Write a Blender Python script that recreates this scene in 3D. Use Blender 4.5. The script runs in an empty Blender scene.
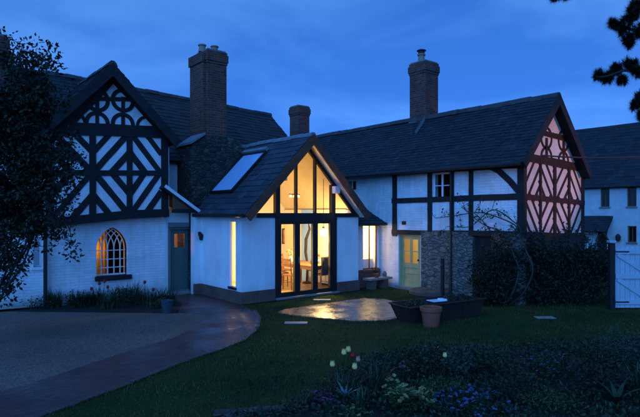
import bpy, bmesh, math, random
import numpy as np
from mathutils import Vector, Matrix, noise as mnoise
V = Vector
rnd = random.Random(7)
sc = bpy.context.scene
col = sc.collection
# ------------------------------------------------------------------ survey helpers
# World axes follow the buildings: x runs along the gable fronts, y along the cottage front.
HEAD = math.radians(39.0)
F = V((math.sin(HEAD), math.cos(HEAD), 0)); R = V((math.cos(HEAD), -math.sin(HEAD), 0)); Z = V((0, 0, 1))
CAM = V((0, 0, 2.5)); FL = 538.0; HY = 213.0
def ray(px, py): return F + R * ((px - 320) / FL) + Z * ((HY - py) / FL)
def onx(px, py, x0):
    d = ray(px, py); return CAM + d * (x0 / d.x)
def ony(px, py, y0):
    d = ray(px, py); return CAM + d * (y0 / d.y)
def onz(px, py, z0=0.0):
    d = ray(px, py); return CAM + d * ((z0 - 2.5) / d.z)
def ond(px, py, t): return CAM + ray(px, py) * t
def onp(px, py, p0, n):
    d = ray(px, py); return CAM + d * ((p0 - CAM).dot(n) / d.dot(n))
def gp(px, py, z=0.0):
    p = onz(px, py, 0.0); return V((p.x, p.y, z))
# ------------------------------------------------------------------ objects
WM = {}
def setp(o, label=None, cat=None, group=None, kind=None):
    if label: o['label'] = label
    if cat: o['category'] = cat
    if group: o['group'] = group
    if kind: o['kind'] = kind
    return o
def thing(name, label, cat, loc=(0, 0, 0), rotz=0.0, group=None):
    o = bpy.data.objects.new(name, None); col.objects.link(o)
    o.location = loc; o.rotation_euler = (0, 0, rotz); o.empty_display_size = .2
    WM[o.name] = Matrix.Translation(V(loc)) @ Matrix.Rotation(rotz, 4, 'Z')
    return setp(o, label, cat, group)
class MB:
    def __init__(s): s.v = []; s.f = []
    def add(s, vs, fs):
        n = len(s.v); s.v += [tuple(p) for p in vs]; s.f += [tuple(i + n for i in f) for f in fs]; return s
    def box(s, lo, hi):
        x0, y0, z0 = lo; x1, y1, z1 = hi
        return s.add([(x0,y0,z0),(x1,y0,z0),(x1,y1,z0),(x0,y1,z0),(x0,y0,z1),(x1,y0,z1),(x1,y1,z1),(x0,y1,z1)],
                     [(0,3,2,1),(4,5,6,7),(0,1,5,4),(1,2,6,5),(2,3,7,6),(3,0,4,7)])
    def obox(s, c, ex, ey, ez):          # oriented box, half-extent vectors
        c = V(c); vs = [c + a*ex + b*ey + d*ez for d in (-1,1) for (a,b) in ((-1,-1),(1,-1),(1,1),(-1,1))]
        return s.add(vs, [(0,3,2,1),(4,5,6,7),(0,1,5,4),(1,2,6,5),(2,3,7,6),(3,0,4,7)])
    def beam(s, P, Q, n, w, t0, t1):     # flat member P-Q lying on a plane with normal n
        P = V(P); Q = V(Q); d = (Q - P); sd = n.cross(d).normalized() * (w / 2)
        return s.obox((P + Q) / 2 + n * ((t0 + t1) / 2), d / 2, sd, n * ((t1 - t0) / 2))
    def log(s, P, Q, n, w, t0, t1):      # hand-hewn member: edges and face wander a little
        P = V(P); Q = V(Q); L_ = (Q-P).length; m = max(3, int(L_/.22)); d = (Q-P).normalized(); sd = n.cross(d); rows = []; a = b = f = 0.0
        for i in range(m+1):
            a = a*.6 + rnd.gauss(0, .035); b = b*.6 + rnd.gauss(0, .035); f = f*.5 + rnd.gauss(0, .0015); p = P + d*(L_*i/m)
            l, r = p - sd*(w/2)*(1+a), p + sd*(w/2)*(1+b); rows.append([l+n*t0, r+n*t0, r+n*(t1+f), l+n*(t1+f)])
        vs = [p for r in rows for p in r]; fs = []
        for i in range(m):
            for k in range(4): q, e = i*4+k, i*4+(k+1) % 4; fs.append((q, e, e+4, q+4))
        return s.add(vs, fs + [(3,2,1,0), tuple(4*m+k for k in range(4))])
    def strip(s, pts, n, w, t0, t1):     # continuous bent member
        m = len(pts); pts = [V(p) for p in pts]
        rows = []
        for i in range(m):
            d = (pts[min(i+1, m-1)] - pts[max(i-1, 0)]).normalized(); sd = n.cross(d).normalized() * (w / 2)
            rows.append([pts[i]-sd+n*t0, pts[i]+sd+n*t0, pts[i]+sd+n*t1, pts[i]-sd+n*t1])
        vs = [p for r in rows for p in r]; fs = []
        for i in range(m - 1):
            for k in range(4):
                a, b = i*4+k, i*4+(k+1) % 4; fs.append((a, b, b+4, a+4))
        fs += [(3,2,1,0), tuple(4*(m-1)+k for k in range(4))]
        return s.add(vs, fs)
    def prism(s, poly, d):               # polygon (3D pts) extruded by vector d
        m = len(poly); d = V(d); vs = [V(p) for p in poly] + [V(p) + d for p in poly]
        return s.add(vs, [tuple(range(m-1, -1, -1)), tuple(range(m, 2*m))] + [(i, (i+1) % m, m+(i+1) % m, m+i) for i in range(m)])
    def tube(s, pts, radii, n=7, cap=True):
        pts = [V(p) for p in pts]; m = len(pts); base = len(s.v); up = V((.137, .31, .94)).normalized()
        if abs((pts[-1]-pts[0]).normalized().dot(up)) > .93: up = V((1, .1, 0)).normalized()
        for i in range(m):
            d = (pts[min(i+1, m-1)] - pts[max(i-1, 0)])
            d = d.normalized() if d.length > 1e-9 else V((0,0,1))
            a = d.cross(up); a = a.normalized() if a.length > 1e-6 else V((1,0,0)); b = d.cross(a)
            r = radii[i] if hasattr(radii, '__len__') else radii
            for k in range(n):
                t = 2*math.pi*k/n; s.v.append(tuple(pts[i] + (a*math.cos(t) + b*math.sin(t))*r))
        for i in range(m-1):
            for k in range(n):
                k2 = (k+1) % n; s.f.append((base+i*n+k, base+i*n+k2, base+(i+1)*n+k2, base+(i+1)*n+k))
        if cap:
            s.f.append(tuple(base+k for k in range(n-1, -1, -1))); s.f.append(tuple(base+(m-1)*n+k for k in range(n)))
        return s
    def lathe(s, c, prof, n=24):         # prof: list of (r,z)
        c = V(c)
        base = len(s.v); m = len(prof)
        for r, z in prof:
            for k in range(n):
                t = 2*math.pi*k/n; s.v.append((c.x + r*math.cos(t), c.y + r*math.sin(t), c.z + z))
        for i in range(m-1):
            for k in range(n):
                k2 = (k+1) % n; s.f.append((base+i*n+k, base+i*n+k2, base+(i+1)*n+k2, base+(i+1)*n+k))
        s.f.append(tuple(base+k for k in range(n-1, -1, -1))); s.f.append(tuple(base+(m-1)*n+k for k in range(n)))
        return s
    def wall(s, O, e, n, us, zs, holes, th):
        """wall in the plane O + u*e + z*Z, outward normal n, thickness th, rectangular holes (u0,u1,z0,z1)"""
        us = sorted(set([us[0], us[1]] + [h[i] for h in holes for i in (0,1)])); zs = sorted(set([zs[0], zs[1]] + [h[i] for h in holes for i in (2,3)]))
        solid = lambda i, j: (0 <= i < len(us)-1 and 0 <= j < len(zs)-1 and
            not any(h[0]-1e-6 <= us[i] and us[i+1] <= h[1]+1e-6 and h[2]-1e-6 <= zs[j] and zs[j+1] <= h[3]+1e-6 for h in holes))
        O = V(O); p = lambda u, z, t: O + e*u + Z*z - n*t
        for i in range(len(us)-1):
            for j in range(len(zs)-1):
                if not solid(i, j): continue
                u0, u1, z0, z1 = us[i], us[i+1], zs[j], zs[j+1]
                q = [p(u0,z0,0), p(u1,z0,0), p(u1,z1,0), p(u0,z1,0), p(u0,z0,th), p(u1,z0,th), p(u1,z1,th), p(u0,z1,th)]
                fs = [(0,1,2,3), (7,6,5,4)]
                if not solid(i-1, j): fs.append((0,3,7,4))
                if not solid(i+1, j): fs.append((1,5,6,2))
                if not solid(i, j-1): fs.append((0,4,5,1))
                if not solid(i, j+1): fs.append((3,2,6,7))
                s.add(q, fs)
        return s
    def build(s, name, mat, parent=None, label=None, smooth=False, bevel=0.0, kind=None, fixn=True):
        me = bpy.data.meshes.new(name)
        vs = s.v
        if parent is not None:
            inv = WM[parent.name].inverted(); vs = [tuple(inv @ V(p)) for p in vs]
        me.from_pydata(vs, [], s.f)
        if fixn:
            bm = bmesh.new(); bm.from_mesh(me); bmesh.ops.recalc_face_normals(bm, faces=bm.faces); bm.to_mesh(me); bm.free()
        o = bpy.data.objects.new(name, me); col.objects.link(o)
        me.materials.append(mat)
        if smooth: me.shade_smooth()
        if bevel:
            b = o.modifiers.new('Bevel', 'BEVEL'); b.width = bevel; b.segments = 2; b.limit_method = 'ANGLE'
        if parent is not None:
            o.parent = parent; WM[o.name] = WM[parent.name]
        else: WM[o.name] = Matrix()
        if label: o['label'] = label
        if kind: o['kind'] = kind
        return o
def solo(name, mb, mat, label, cat, group=None, base=None, **k):
    """a thing that is one mesh; its origin moved to its base"""
    pts = np.array(mb.v); b = V(base) if base is not None else V((pts[:,0].mean(), pts[:,1].mean(), pts[:,2].min()))
    mb.v = [(p[0]-b.x, p[1]-b.y, p[2]-b.z) for p in mb.v]
    o = mb.build(name, mat, None, **k); o.location = b; return setp(o, label, cat, group)
def ground(name, mb, mat): 
    o = mb.build(name, mat); o['kind'] = 'structure'; return o
def dup(root, loc, rotz, label, group):
    r = root.copy(); col.objects.link(r); r.location = loc; r.rotation_euler = (0, 0, rotz); r['label'] = label; r['group'] = group
    for ch in list(root.children):
        c = ch.copy(); col.objects.link(c); c.parent = r
        for g in list(ch.children):
            d = g.copy(); col.objects.link(d); d.parent = c
    return r
# ------------------------------------------------------------------ materials
class NT:
    def __init__(s, name):
        s.m = bpy.data.materials.new(name); s.m.use_nodes = True; s.t = s.m.node_tree; s.n = s.t.nodes; s.l = s.t.links
        s.b = s.n['Principled BSDF']
    def new(s, ty, **k):
        o = s.n.new(ty)
        for a, v in k.items(): setattr(o, a, v)
        return o
    def link(s, a, b): s.l.new(a, b)
    def obj(s): return s.new('ShaderNodeTexCoord').outputs['Object']
    def noise(s, scale, detail=5, rough=.6, vec=None):
        n = s.new('ShaderNodeTexNoise'); n.inputs['Scale'].default_value = scale; n.inputs['Detail'].default_value = detail; n.inputs['Roughness'].default_value = rough
        s.link(vec or s.obj(), n.inputs['Vector']); return n.outputs['Fac']
    def ramp(s, fac, stops):
        r = s.new('ShaderNodeValToRGB'); e = r.color_ramp.elements
        while len(e) < len(stops): e.new(.5)
        for i, (p, c) in enumerate(stops): e[i].position = p; e[i].color = (*c, 1)
        s.link(fac, r.inputs[0]); return r.outputs[0]
    def mix(s, fac, a, b, mode='MIX'):
        m = s.new('ShaderNodeMix', data_type='RGBA', blend_type=mode)
        for sock, v in ((m.inputs[0], fac), (m.inputs[6], a), (m.inputs[7], b)):
            if hasattr(v, 'is_linked'): s.link(v, sock)
            elif isinstance(v, (int, float)): sock.default_value = v
            else: sock.default_value = (*v, 1)
        return m.outputs[2]
    def math(s, op, a, b=0.0):
        m = s.new('ShaderNodeMath', operation=op)
        for i, v in enumerate((a, b)):
            if hasattr(v, 'is_linked'): s.link(v, m.inputs[i])
            else: m.inputs[i].default_value = v
        return m.outputs[0]
    def bump(s, h, strength=.4, dist=.02, normal=None):
        b = s.new('ShaderNodeBump'); b.inputs['Strength'].default_value = strength; b.inputs['Distance'].default_value = dist
        s.link(h, b.inputs['Height'])
        if normal: s.link(normal, b.inputs['Normal'])
        return b.outputs[0]
    def base(s, c):
        if hasattr(c, 'is_linked'): s.link(c, s.b.inputs['Base Color'])
        else: s.b.inputs['Base Color'].default_value = (*c, 1)
    def rough(s, r):
        if hasattr(r, 'is_linked'): s.link(r, s.b.inputs['Roughness'])
        else: s.b.inputs['Roughness'].default_value = r
    def nrm(s, n): s.link(n, s.b.inputs['Normal'])
    def spec(s, v): s.b.inputs['Specular IOR Level'].default_value = v
    def wallvec(s):
        """(along wall, up, 0) for any upright face of the object"""
        g = s.new('ShaderNodeNewGeometry'); vt = s.new('ShaderNodeVectorTransform', vector_type='NORMAL', convert_from='WORLD', convert_to='OBJECT')
        s.link(g.outputs['True Normal'], vt.inputs[0]); sn = s.new('ShaderNodeSeparateXYZ'); s.link(vt.outputs[0], sn.inputs[0])
        so = s.new('ShaderNodeSeparateXYZ'); s.link(s.obj(), so.inputs[0])
        k = s.math('GREATER_THAN', s.math('ABSOLUTE', sn.outputs[0]), .7)
        u = s.math('ADD', s.math('MULTIPLY', so.outputs[1], k), s.math('MULTIPLY', so.outputs[0], s.math('SUBTRACT', 1.0, k)))
        zz = s.math('GREATER_THAN', s.math('ABSOLUTE', sn.outputs[2]), .7)
        w = s.math('ADD', s.math('MULTIPLY', so.outputs[1], zz), s.math('MULTIPLY', so.outputs[2], s.math('SUBTRACT', 1.0, zz)))
        c = s.new('ShaderNodeCombineXYZ'); s.link(u, c.inputs[0]); s.link(w, c.inputs[1]); return c.outputs[0]
    def brick(s, vec, w, h, mortar, c1, c2, cm, smooth=.3, squash=1.0):
        b = s.new('ShaderNodeTexBrick'); s.link(vec, b.inputs['Vector'])
        for k, v in (('Color1', c1), ('Color2', c2), ('Mortar', cm)): b.inputs[k].default_value = (*v, 1)
        b.inputs['Scale'].default_value = 1; b.inputs['Brick Width'].default_value = w; b.inputs['Row Height'].default_value = h
        b.inputs['Mortar Size'].default_value = mortar; b.inputs['Mortar Smooth'].default_value = smooth; b.inputs['Bias'].default_value = 0
        return b
    def island(s): return s.new('ShaderNodeNewGeometry').outputs['Random Per Island']
def M(name, c1, c2, rough=.8, scale=6.0, bump=.2, detail=6, spec=.3, dist=.01, metal=0):
    t = NT(name); f = t.noise(scale, detail)
    t.base(t.ramp(f, [(.3, c1), (.7, c2)])); t.rough(rough); t.spec(spec); t.b.inputs['Metallic'].default_value = metal
    if bump: t.nrm(t.bump(t.noise(scale*6, 4), bump, dist))
    return t.m
def MI(name, cols, rough=.7, spec=.3, trans=0.0):
    """colour varies from leaf to leaf / slate to slate"""
    t = NT(name); t.base(t.ramp(t.island(), [(i/(max(1, len(cols)-1)), c) for i, c in enumerate(cols)])); t.rough(rough); t.spec(spec)
    return t.m
def emis(name, c, st):
    t = NT(name); t.base((.8, .8, .8)); t.b.inputs['Emission Color'].default_value = (*c, 1); t.b.inputs['Emission Strength'].default_value = st; return t.m
def m_white_brick():
    t = NT('whitewashed_brick'); v = t.wallvec()
    nv = t.new('ShaderNodeTexNoise'); nv.inputs['Scale'].default_value = 3.0; t.link(v, nv.inputs['Vector'])
    vv = t.new('ShaderNodeVectorMath', operation='MULTIPLY_ADD'); t.link(nv.outputs['Color'], vv.inputs[0]); vv.inputs[1].default_value = (.04, .045, 0); t.link(v, vv.inputs[2])
    b = t.brick(vv.outputs[0], .235, .078, .007, (.76, .76, .76), (.86, .86, .86), (.74, .74, .74), .9)
    n1 = t.noise(1.1, 6, .65); n2 = t.noise(22, 4)
    c = t.mix(t.ramp(n1, [(.42, (0,0,0)), (.75, (1,1,1))]), b.outputs[0], (.56, .56, .54))
    mz = t.new('ShaderNodeMapping'); mz.inputs['Scale'].default_value = (5, .35, 1); t.link(v, mz.inputs[0]); c = t.mix(.4, c, t.ramp(t.noise(1.6, 5, .65, mz.outputs[0]), [(.36, (.70, .70, .68)), (.55, (1, 1, 1))]), 'MULTIPLY')
    sx = t.new('ShaderNodeSeparateXYZ'); t.link(t.obj(), sx.inputs[0])
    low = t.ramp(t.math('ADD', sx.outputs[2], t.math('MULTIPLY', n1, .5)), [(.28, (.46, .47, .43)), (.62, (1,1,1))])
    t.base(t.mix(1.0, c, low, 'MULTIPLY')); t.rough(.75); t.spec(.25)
    h = t.math('SUBTRACT', t.math('MULTIPLY', n2, .5), t.math('MULTIPLY', b.outputs['Fac'], 1.0)); t.nrm(t.bump(t.math('ADD', h, t.math('MULTIPLY', t.noise(7, 3), 1.3)), .6, .014)); return t.m
def m_render():
    t = NT('white_lime_render'); n1 = t.noise(.9, 6, .65); n2 = t.noise(35, 4)
    mz = t.new('ShaderNodeMapping'); mz.inputs['Scale'].default_value = (4, .3, 1); t.link(t.wallvec(), mz.inputs[0])
    st = t.ramp(t.noise(1.3, 6, .65, mz.outputs[0]), [(.33, (.93, .93, .92)), (.6, (1, 1, 1))]); sx = t.new('ShaderNodeSeparateXYZ'); t.link(t.obj(), sx.inputs[0])
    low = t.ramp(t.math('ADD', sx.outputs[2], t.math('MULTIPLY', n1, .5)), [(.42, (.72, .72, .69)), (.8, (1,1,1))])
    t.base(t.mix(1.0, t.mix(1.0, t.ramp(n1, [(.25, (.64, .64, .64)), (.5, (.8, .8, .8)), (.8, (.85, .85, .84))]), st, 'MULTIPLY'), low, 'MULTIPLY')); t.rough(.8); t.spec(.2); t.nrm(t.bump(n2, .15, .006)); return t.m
def m_panel(name, c1, c2):
    t = NT(name); n1 = t.noise(2.0, 6, .65); t.base(t.ramp(n1, [(.3, c1), (.65, c2)])); t.rough(.85); t.spec(.15); t.nrm(t.bump(t.noise(14, 5), .35, .012)); return t.m
def m_timber(name='black_oak', c1=(.008, .008, .009), c2=(.03, .028, .028)):
    t = NT(name); n = t.noise(5, 7, .7); t.base(t.ramp(n, [(.3, c1), (.75, c2)])); t.rough(.75); t.spec(.25); t.nrm(t.bump(t.noise(40, 3), .4, .008)); return t.m
def m_brick(name, c1, c2, cm):
    t = NT(name); v = t.wallvec(); b = t.brick(v, .225, .075, .011, c1, c2, cm, .25)
    n1 = t.noise(2.2, 5, .7); c = t.mix(t.ramp(n1, [(.35, (0,0,0)), (.8, (.75,)*3)]), b.outputs[0], tuple(x*.35 for x in c1))
    t.base(c); t.rough(.9); t.spec(.15)
    t.nrm(t.bump(t.math('SUBTRACT', t.math('MULTIPLY', t.noise(30, 4), .5), b.outputs['Fac']), .8, .015)); return t.m
def m_stone(name='rubble_stone', k=1.0):
    t = NT(name); v = t.obj(); mp = t.new('ShaderNodeMapping'); mp.inputs['Scale'].default_value = (1, 1, 1.7); t.link(v, mp.inputs[0])
    nz = t.new('ShaderNodeTexNoise'); nz.inputs['Scale'].default_value = 4; t.link(mp.outputs[0], nz.inputs['Vector'])
    va = t.new('ShaderNodeVectorMath', operation='MULTIPLY_ADD'); t.link(nz.outputs['Color'], va.inputs[0]); va.inputs[1].default_value = (.26,)*3; t.link(mp.outputs[0], va.inputs[2])
    e = t.new('ShaderNodeTexVoronoi', feature='DISTANCE_TO_EDGE'); e.inputs['Scale'].default_value = 5.6; t.link(va.outputs[0], e.inputs['Vector'])
    f = t.new('ShaderNodeTexVoronoi'); f.inputs['Scale'].default_value = 5.6; t.link(va.outputs[0], f.inputs['Vector'])
    sp = t.new('ShaderNodeSeparateXYZ'); t.link(f.outputs['Color'], sp.inputs[0])
    c = t.ramp(sp.outputs[0], [(0, (.10*k, .085*k, .07*k)), (.4, (.23*k, .19*k, .15*k)), (.7, (.16*k, .145*k, .13*k)), (1, (.34*k, .28*k, .22*k))])
    mo = t.ramp(e.outputs['Distance'], [(.01, (.8,)*3), (.07, (0,0,0))])
    t.base(t.mix(mo, t.mix(.5, c, t.ramp(t.noise(9, 6, .7), [(.3, (.4,)*3), (.7, (1,)*3)]), 'MULTIPLY'), (.11*k, .1*k, .085*k))); t.rough(.9); t.spec(.15)
    h = t.math('ADD', t.ramp(e.outputs['Distance'], [(0, (0,)*3), (.16, (1,)*3)]), t.math('MULTIPLY', t.noise(18, 5), .4)); t.nrm(t.bump(h, .9, .04)); return t.m
def m_slate(name='slate', cols=((.016, .017, .020), (.030, .031, .035), (.021, .021, .023), (.042, .042, .046))):
    t = NT(name); c = t.ramp(t.island(), [(i/3, k) for i, k in enumerate(cols)])
    n = t.noise(1.3, 6, .7); c = t.mix(t.ramp(n, [(.42, (0,)*3), (.75, (.6,)*3)]), c, (.024, .029, .031))
    n2 = t.noise(26, 5, .7); c = t.mix(.6, c, t.ramp(n2, [(.3, (.5,)*3), (.7, (1.2,)*3)]), 'MULTIPLY')
    t.base(c); t.rough(t.ramp(n, [(.3, (.5,)*3), (.7, (.75,)*3)])); t.spec(.22); t.nrm(t.bump(n2, .35, .008)); return t.m
def m_glass(name='window_glass', tint=(1, 1, 1), fr=1.45):
    t = NT(name); out = t.n['Material Output']; t.n.remove(t.b)
    tr = t.new('ShaderNodeBsdfTransparent'); tr.inputs[0].default_value = (*tint, 1)
    gl = t.new('ShaderNodeBsdfGlossy'); gl.inputs['Roughness'].default_value = .02
    f = t.new('ShaderNodeFresnel'); bf = t.new('ShaderNodeNewGeometry').outputs['Backfacing']
    t.link(t.math('ADD', fr, t.math('MULTIPLY', bf, 1/fr - fr)), f.inputs['IOR'])
    mx = t.new('ShaderNodeMixShader'); t.link(f.outputs[0], mx.inputs[0]); t.link(tr.outputs[0], mx.inputs[1]); t.link(gl.outputs[0], mx.inputs[2]); t.link(mx.outputs[0], out.inputs[0]); return t.m
def m_gravel():
    t = NT('gravel'); f = t.new('ShaderNodeTexVoronoi'); f.inputs['Scale'].default_value = 55; t.link(t.obj(), f.inputs['Vector'])
    sp = t.new('ShaderNodeSeparateXYZ'); t.link(f.outputs['Color'], sp.inputs[0])
    c = t.ramp(sp.outputs[0], [(0, (.12, .075, .055)), (.5, (.21, .135, .105)), (1, (.31, .21, .165))])
    c = t.mix(.7, c, t.ramp(t.noise(.6, 6, .6), [(.3, (.55,)*3), (.7, (1,)*3)]), 'MULTIPLY')
    t.base(c); t.rough(.95); t.spec(.1); t.nrm(t.bump(f.outputs['Distance'], .7, .02)); return t.m
def m_pavers(name, c1, c2, cm, w, h, rot, wet=(.22, .6), sc_=.9):
    t = NT(name); mp = t.new('ShaderNodeMapping'); mp.inputs['Rotation'].default_value = (0, 0, rot); t.link(t.obj(), mp.inputs[0])
    b = t.brick(mp.outputs[0], w, h, .007, c1, c2, cm, .2); n = t.noise(sc_, 5, .6)
    t.base(t.mix(.6, b.outputs[0], t.ramp(t.noise(5, 6, .7), [(.3, (.4,)*3), (.7, (1.1,)*3)]), 'MULTIPLY'))
    t.rough(t.ramp(n, [(.4, (wet[0],)*3), (.7, (wet[1],)*3)])); t.spec(.5)
    t.nrm(t.bump(t.math('SUBTRACT', t.math('MULTIPLY', t.noise(9, 5), .9), b.outputs['Fac']), .8, .016)); return t.m
def m_grass_ground():
    t = NT('turf'); n = t.noise(.8, 6, .7); n2 = t.noise(18, 4, .7)
    c = t.mix(.5, t.ramp(n, [(.3, (.018, .035, .010)), (.7, (.035, .058, .018))]), t.ramp(n2, [(.3, (.45,)*3), (.7, (1.3,)*3)]), 'MULTIPLY')
    t.base(c); t.rough(.95); t.spec(.05); t.nrm(t.bump(n2, .9, .04)); return t.m
def m_ridgeband(): return M('ridge_tile_clay', (.03, .028, .03), (.075, .066, .062), .7, 4, .4)
WB = m_white_brick(); WR = m_render(); WP = m_panel('white_limewash_panel', (.6, .6, .6), (.8, .8, .8)); FARW = m_panel('far_white_render', (.42, .42, .42), (.55, .55, .55)); PINK = m_panel('pink_panel', (.72, .47, .38), (.86, .60, .50))  # PINK: gable infill panels tinted pink
OAK = m_timber(); OAKR = m_timber('dark_red_oak', (.02, .009, .006), (.065, .025, .016)); OAKG = m_timber('red_brown_bargeboard', (.09, .032, .018), (.20, .075, .042)); OAKB = m_timber('brown_oak', (.10, .05, .028), (.2, .10, .055))
BR = m_brick('old_red_brick', (.23, .075, .05), (.085, .038, .032), (.15, .12, .105)); BRW = m_brick('plinth_brick', (.22, .10, .07), (.15, .08, .06), (.13, .11, .1))
ST = m_stone(); STD = m_stone('dark_weathered_stone', .34); SL = m_slate(); SL2 = m_slate('clay_tile', ((.026, .022, .022), (.042, .035, .034), (.034, .03, .03), (.05, .042, .04)))
SL3 = m_slate('new_blue_slate', ((.03, .034, .042), (.05, .056, .066), (.038, .042, .05), (.065, .07, .08))); RDG = m_ridgeband(); GL = m_glass(); GLD = m_glass('old_window_glass', (.92, .95, .96), 1.5)
GLW = m_glass('dark_leaded_glass', (.8, .85, .88), 1.22)
FRM = M('anthracite_frame_paint', (.008, .008, .009), (.014, .014, .015), .45, 8, .05, spec=.4)
WHT = M('white_gloss_paint', (.68, .68, .68), (.8, .8, .8), .5, 5, .08)
GRN = M('grey_green_door_paint', (.06, .10, .085), (.085, .13, .11), .5, 4, .1); SAGE = M('sage_door_paint', (.34, .32, .13), (.42, .39, .18), .5, 4, .1)
GREY = M('grey_frame_paint', (.10, .13, .13), (.14, .17, .17), .6, 4, .1)
IRON = M('black_iron', (.006, .006, .007), (.016, .015, .015), .55, 12, .2, spec=.4); LEAD = M('weathered_lead', (.12, .125, .135), (.2, .205, .215), .5, 6, .25, spec=.5)
CRM = M('cream_plaster', (.74, .68, .50), (.82, .76, .58), .85, 2, .05); CEIL = M('cream_ceiling_boards', (.46, .37, .22), (.56, .46, .29), .85, 2, .05); BLUEW = M('dusk_blue_colour', (.24, .44, .92), (.28, .50, 1.0), .8, 2, .05)
FLR = M('oak_floor', (.52, .33, .14), (.68, .46, .22), .4, 3, .1); WOODC = M('chair_oak', (.28, .12, .045), (.42, .2, .08), .5, 5, .15)
TERR = M('terracotta', (.26, .06, .03), (.36, .095, .05), .85, 7, .3); SOIL = M('soil', (.012, .010, .008), (.03, .024, .018), .95, 9, .8, dist=.04)
RUST = M('dark_stained_trough_wood', (.018, .010, .008), (.038, .020, .014), .8, 5, .5); POTM = M('chimney_pot_clay', (.24, .16, .11), (.34, .24, .17), .85, 5, .3)
BARK = M('bark', (.02, .016, .013), (.05, .04, .032), .95, 9, .7, dist=.02)
STEP = M('step_stone', (.17, .16, .14), (.27, .255, .23), .6, 5, .4); BUCKET = M('blue_grey_bucket_metal', (.035, .05, .07), (.06, .08, .11), .5, 6, .15, metal=.2)
# ------------------------------------------------------------------ camera, sky, sun
cam = bpy.data.cameras.new('camera'); co = bpy.data.objects.new('camera', cam); col.objects.link(co); sc.camera = co
co.location = CAM; co.rotation_euler = (math.pi/2, 0, -HEAD); cam.sensor_width = 36; cam.lens = FL/640*36; cam.shift_y = (HY-208.5)/640; cam.clip_end = 2000; cam.clip_start = .05
w = bpy.data.worlds.new('World'); sc.world = w; w.use_nodes = True; nt = w.node_tree; bg = nt.nodes['Background']
sky = nt.nodes.new('ShaderNodeTexSky'); sky.sky_type = 'NISHITA'; sky.sun_disc = False
SUN_EL = math.radians(3.0); SUN_AZ = HEAD + math.radians(200)          # low behind the viewer
sky.sun_elevation = SUN_EL; sky.sun_rotation = SUN_AZ; sky.ozone_density = 6.0; sky.air_density = 1.0; sky.dust_density = .3
tc = nt.nodes.new('ShaderNodeTexCoord'); mp = nt.nodes.new('ShaderNodeMapping'); mp.inputs['Scale'].default_value = (1.0, 1.0, 2.6); nt.links.new(tc.outputs['Generated'], mp.inputs[0])
cn = nt.nodes.new('ShaderNodeTexNoise'); cn.inputs['Scale'].default_value = 2.6; cn.inputs['Detail'].default_value = 6; cn.inputs['Roughness'].default_value = .52; cn.inputs['Distortion'].default_value = .35; nt.links.new(mp.outputs[0], cn.inputs['Vector'])
cr = nt.nodes.new('ShaderNodeValToRGB'); cr.color_ramp.elements[0].position = .36; cr.color_ramp.elements[0].color = (.042, .20, .78, 1); cr.color_ramp.elements[1].position = .66; cr.color_ramp.elements[1].color = (.112, .36, 1.02, 1)
nt.links.new(cn.outputs['Fac'], cr.inputs[0])
bw = nt.nodes.new('ShaderNodeRGBToBW'); nt.links.new(sky.outputs[0], bw.inputs[0])
fl = nt.nodes.new('ShaderNodeMath'); fl.operation = 'MULTIPLY_ADD'; fl.inputs[1].default_value = .55; fl.inputs[2].default_value = 1.0; nt.links.new(bw.outputs[0], fl.inputs[0])
mxx = nt.nodes.new('ShaderNodeMix'); mxx.data_type = 'RGBA'; mxx.blend_type = 'MULTIPLY'; mxx.inputs[0].default_value = 1.0
sz = nt.nodes.new('ShaderNodeSeparateXYZ'); nt.links.new(tc.outputs['Generated'], sz.inputs[0])
gr_ = nt.nodes.new('ShaderNodeMapRange'); gr_.inputs['From Min'].default_value = .02; gr_.inputs['From Max'].default_value = .42; gr_.inputs['To Min'].default_value = 1.08; gr_.inputs['To Max'].default_value = .80; nt.links.new(sz.outputs[2], gr_.inputs['Value'])
mg = nt.nodes.new('ShaderNodeMix'); mg.data_type = 'RGBA'; mg.blend_type = 'MULTIPLY'; mg.inputs[0].default_value = 1.0; nt.links.new(cr.outputs[0], mg.inputs[6]); nt.links.new(gr_.outputs[0], mg.inputs[7])
nt.links.new(mg.outputs[2], mxx.inputs[6]); nt.links.new(fl.outputs[0], mxx.inputs[7]); nt.links.new(mxx.outputs[2], bg.inputs[0]); bg.inputs[1].default_value = .82
sun = bpy.data.lights.new('sun', 'SUN'); so = bpy.data.objects.new('sun', sun); col.objects.link(so); sun.energy = 3.0; sun.angle = math.radians(80); sun.color = (.085, .34, 1.0)
# light comes from behind the viewer, high
so.rotation_euler = (math.radians(62), 0, -math.radians(60))
sc.view_settings.view_transform = 'Standard'; sc.view_settings.look = 'None'; sc.view_settings.exposure = 0
sc.cycles.use_denoising = True; sc.cycles.max_bounces = 8; sc.cycles.transparent_max_bounces = 16; sc.cycles.caustics_reflective = False; sc.cycles.sample_clamp_indirect = 4.0
def lamp(name, loc, energy, color, r=.08, parent=None):
    l = bpy.data.lights.new(name, 'POINT'); l.energy = energy; l.color = color; l.shadow_soft_size = r
    o = bpy.data.objects.new(name, l); col.objects.link(o); o.location = loc
    if parent: o.parent = parent; o.location = WM[parent.name].inverted() @ V(loc)
    return o
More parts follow.
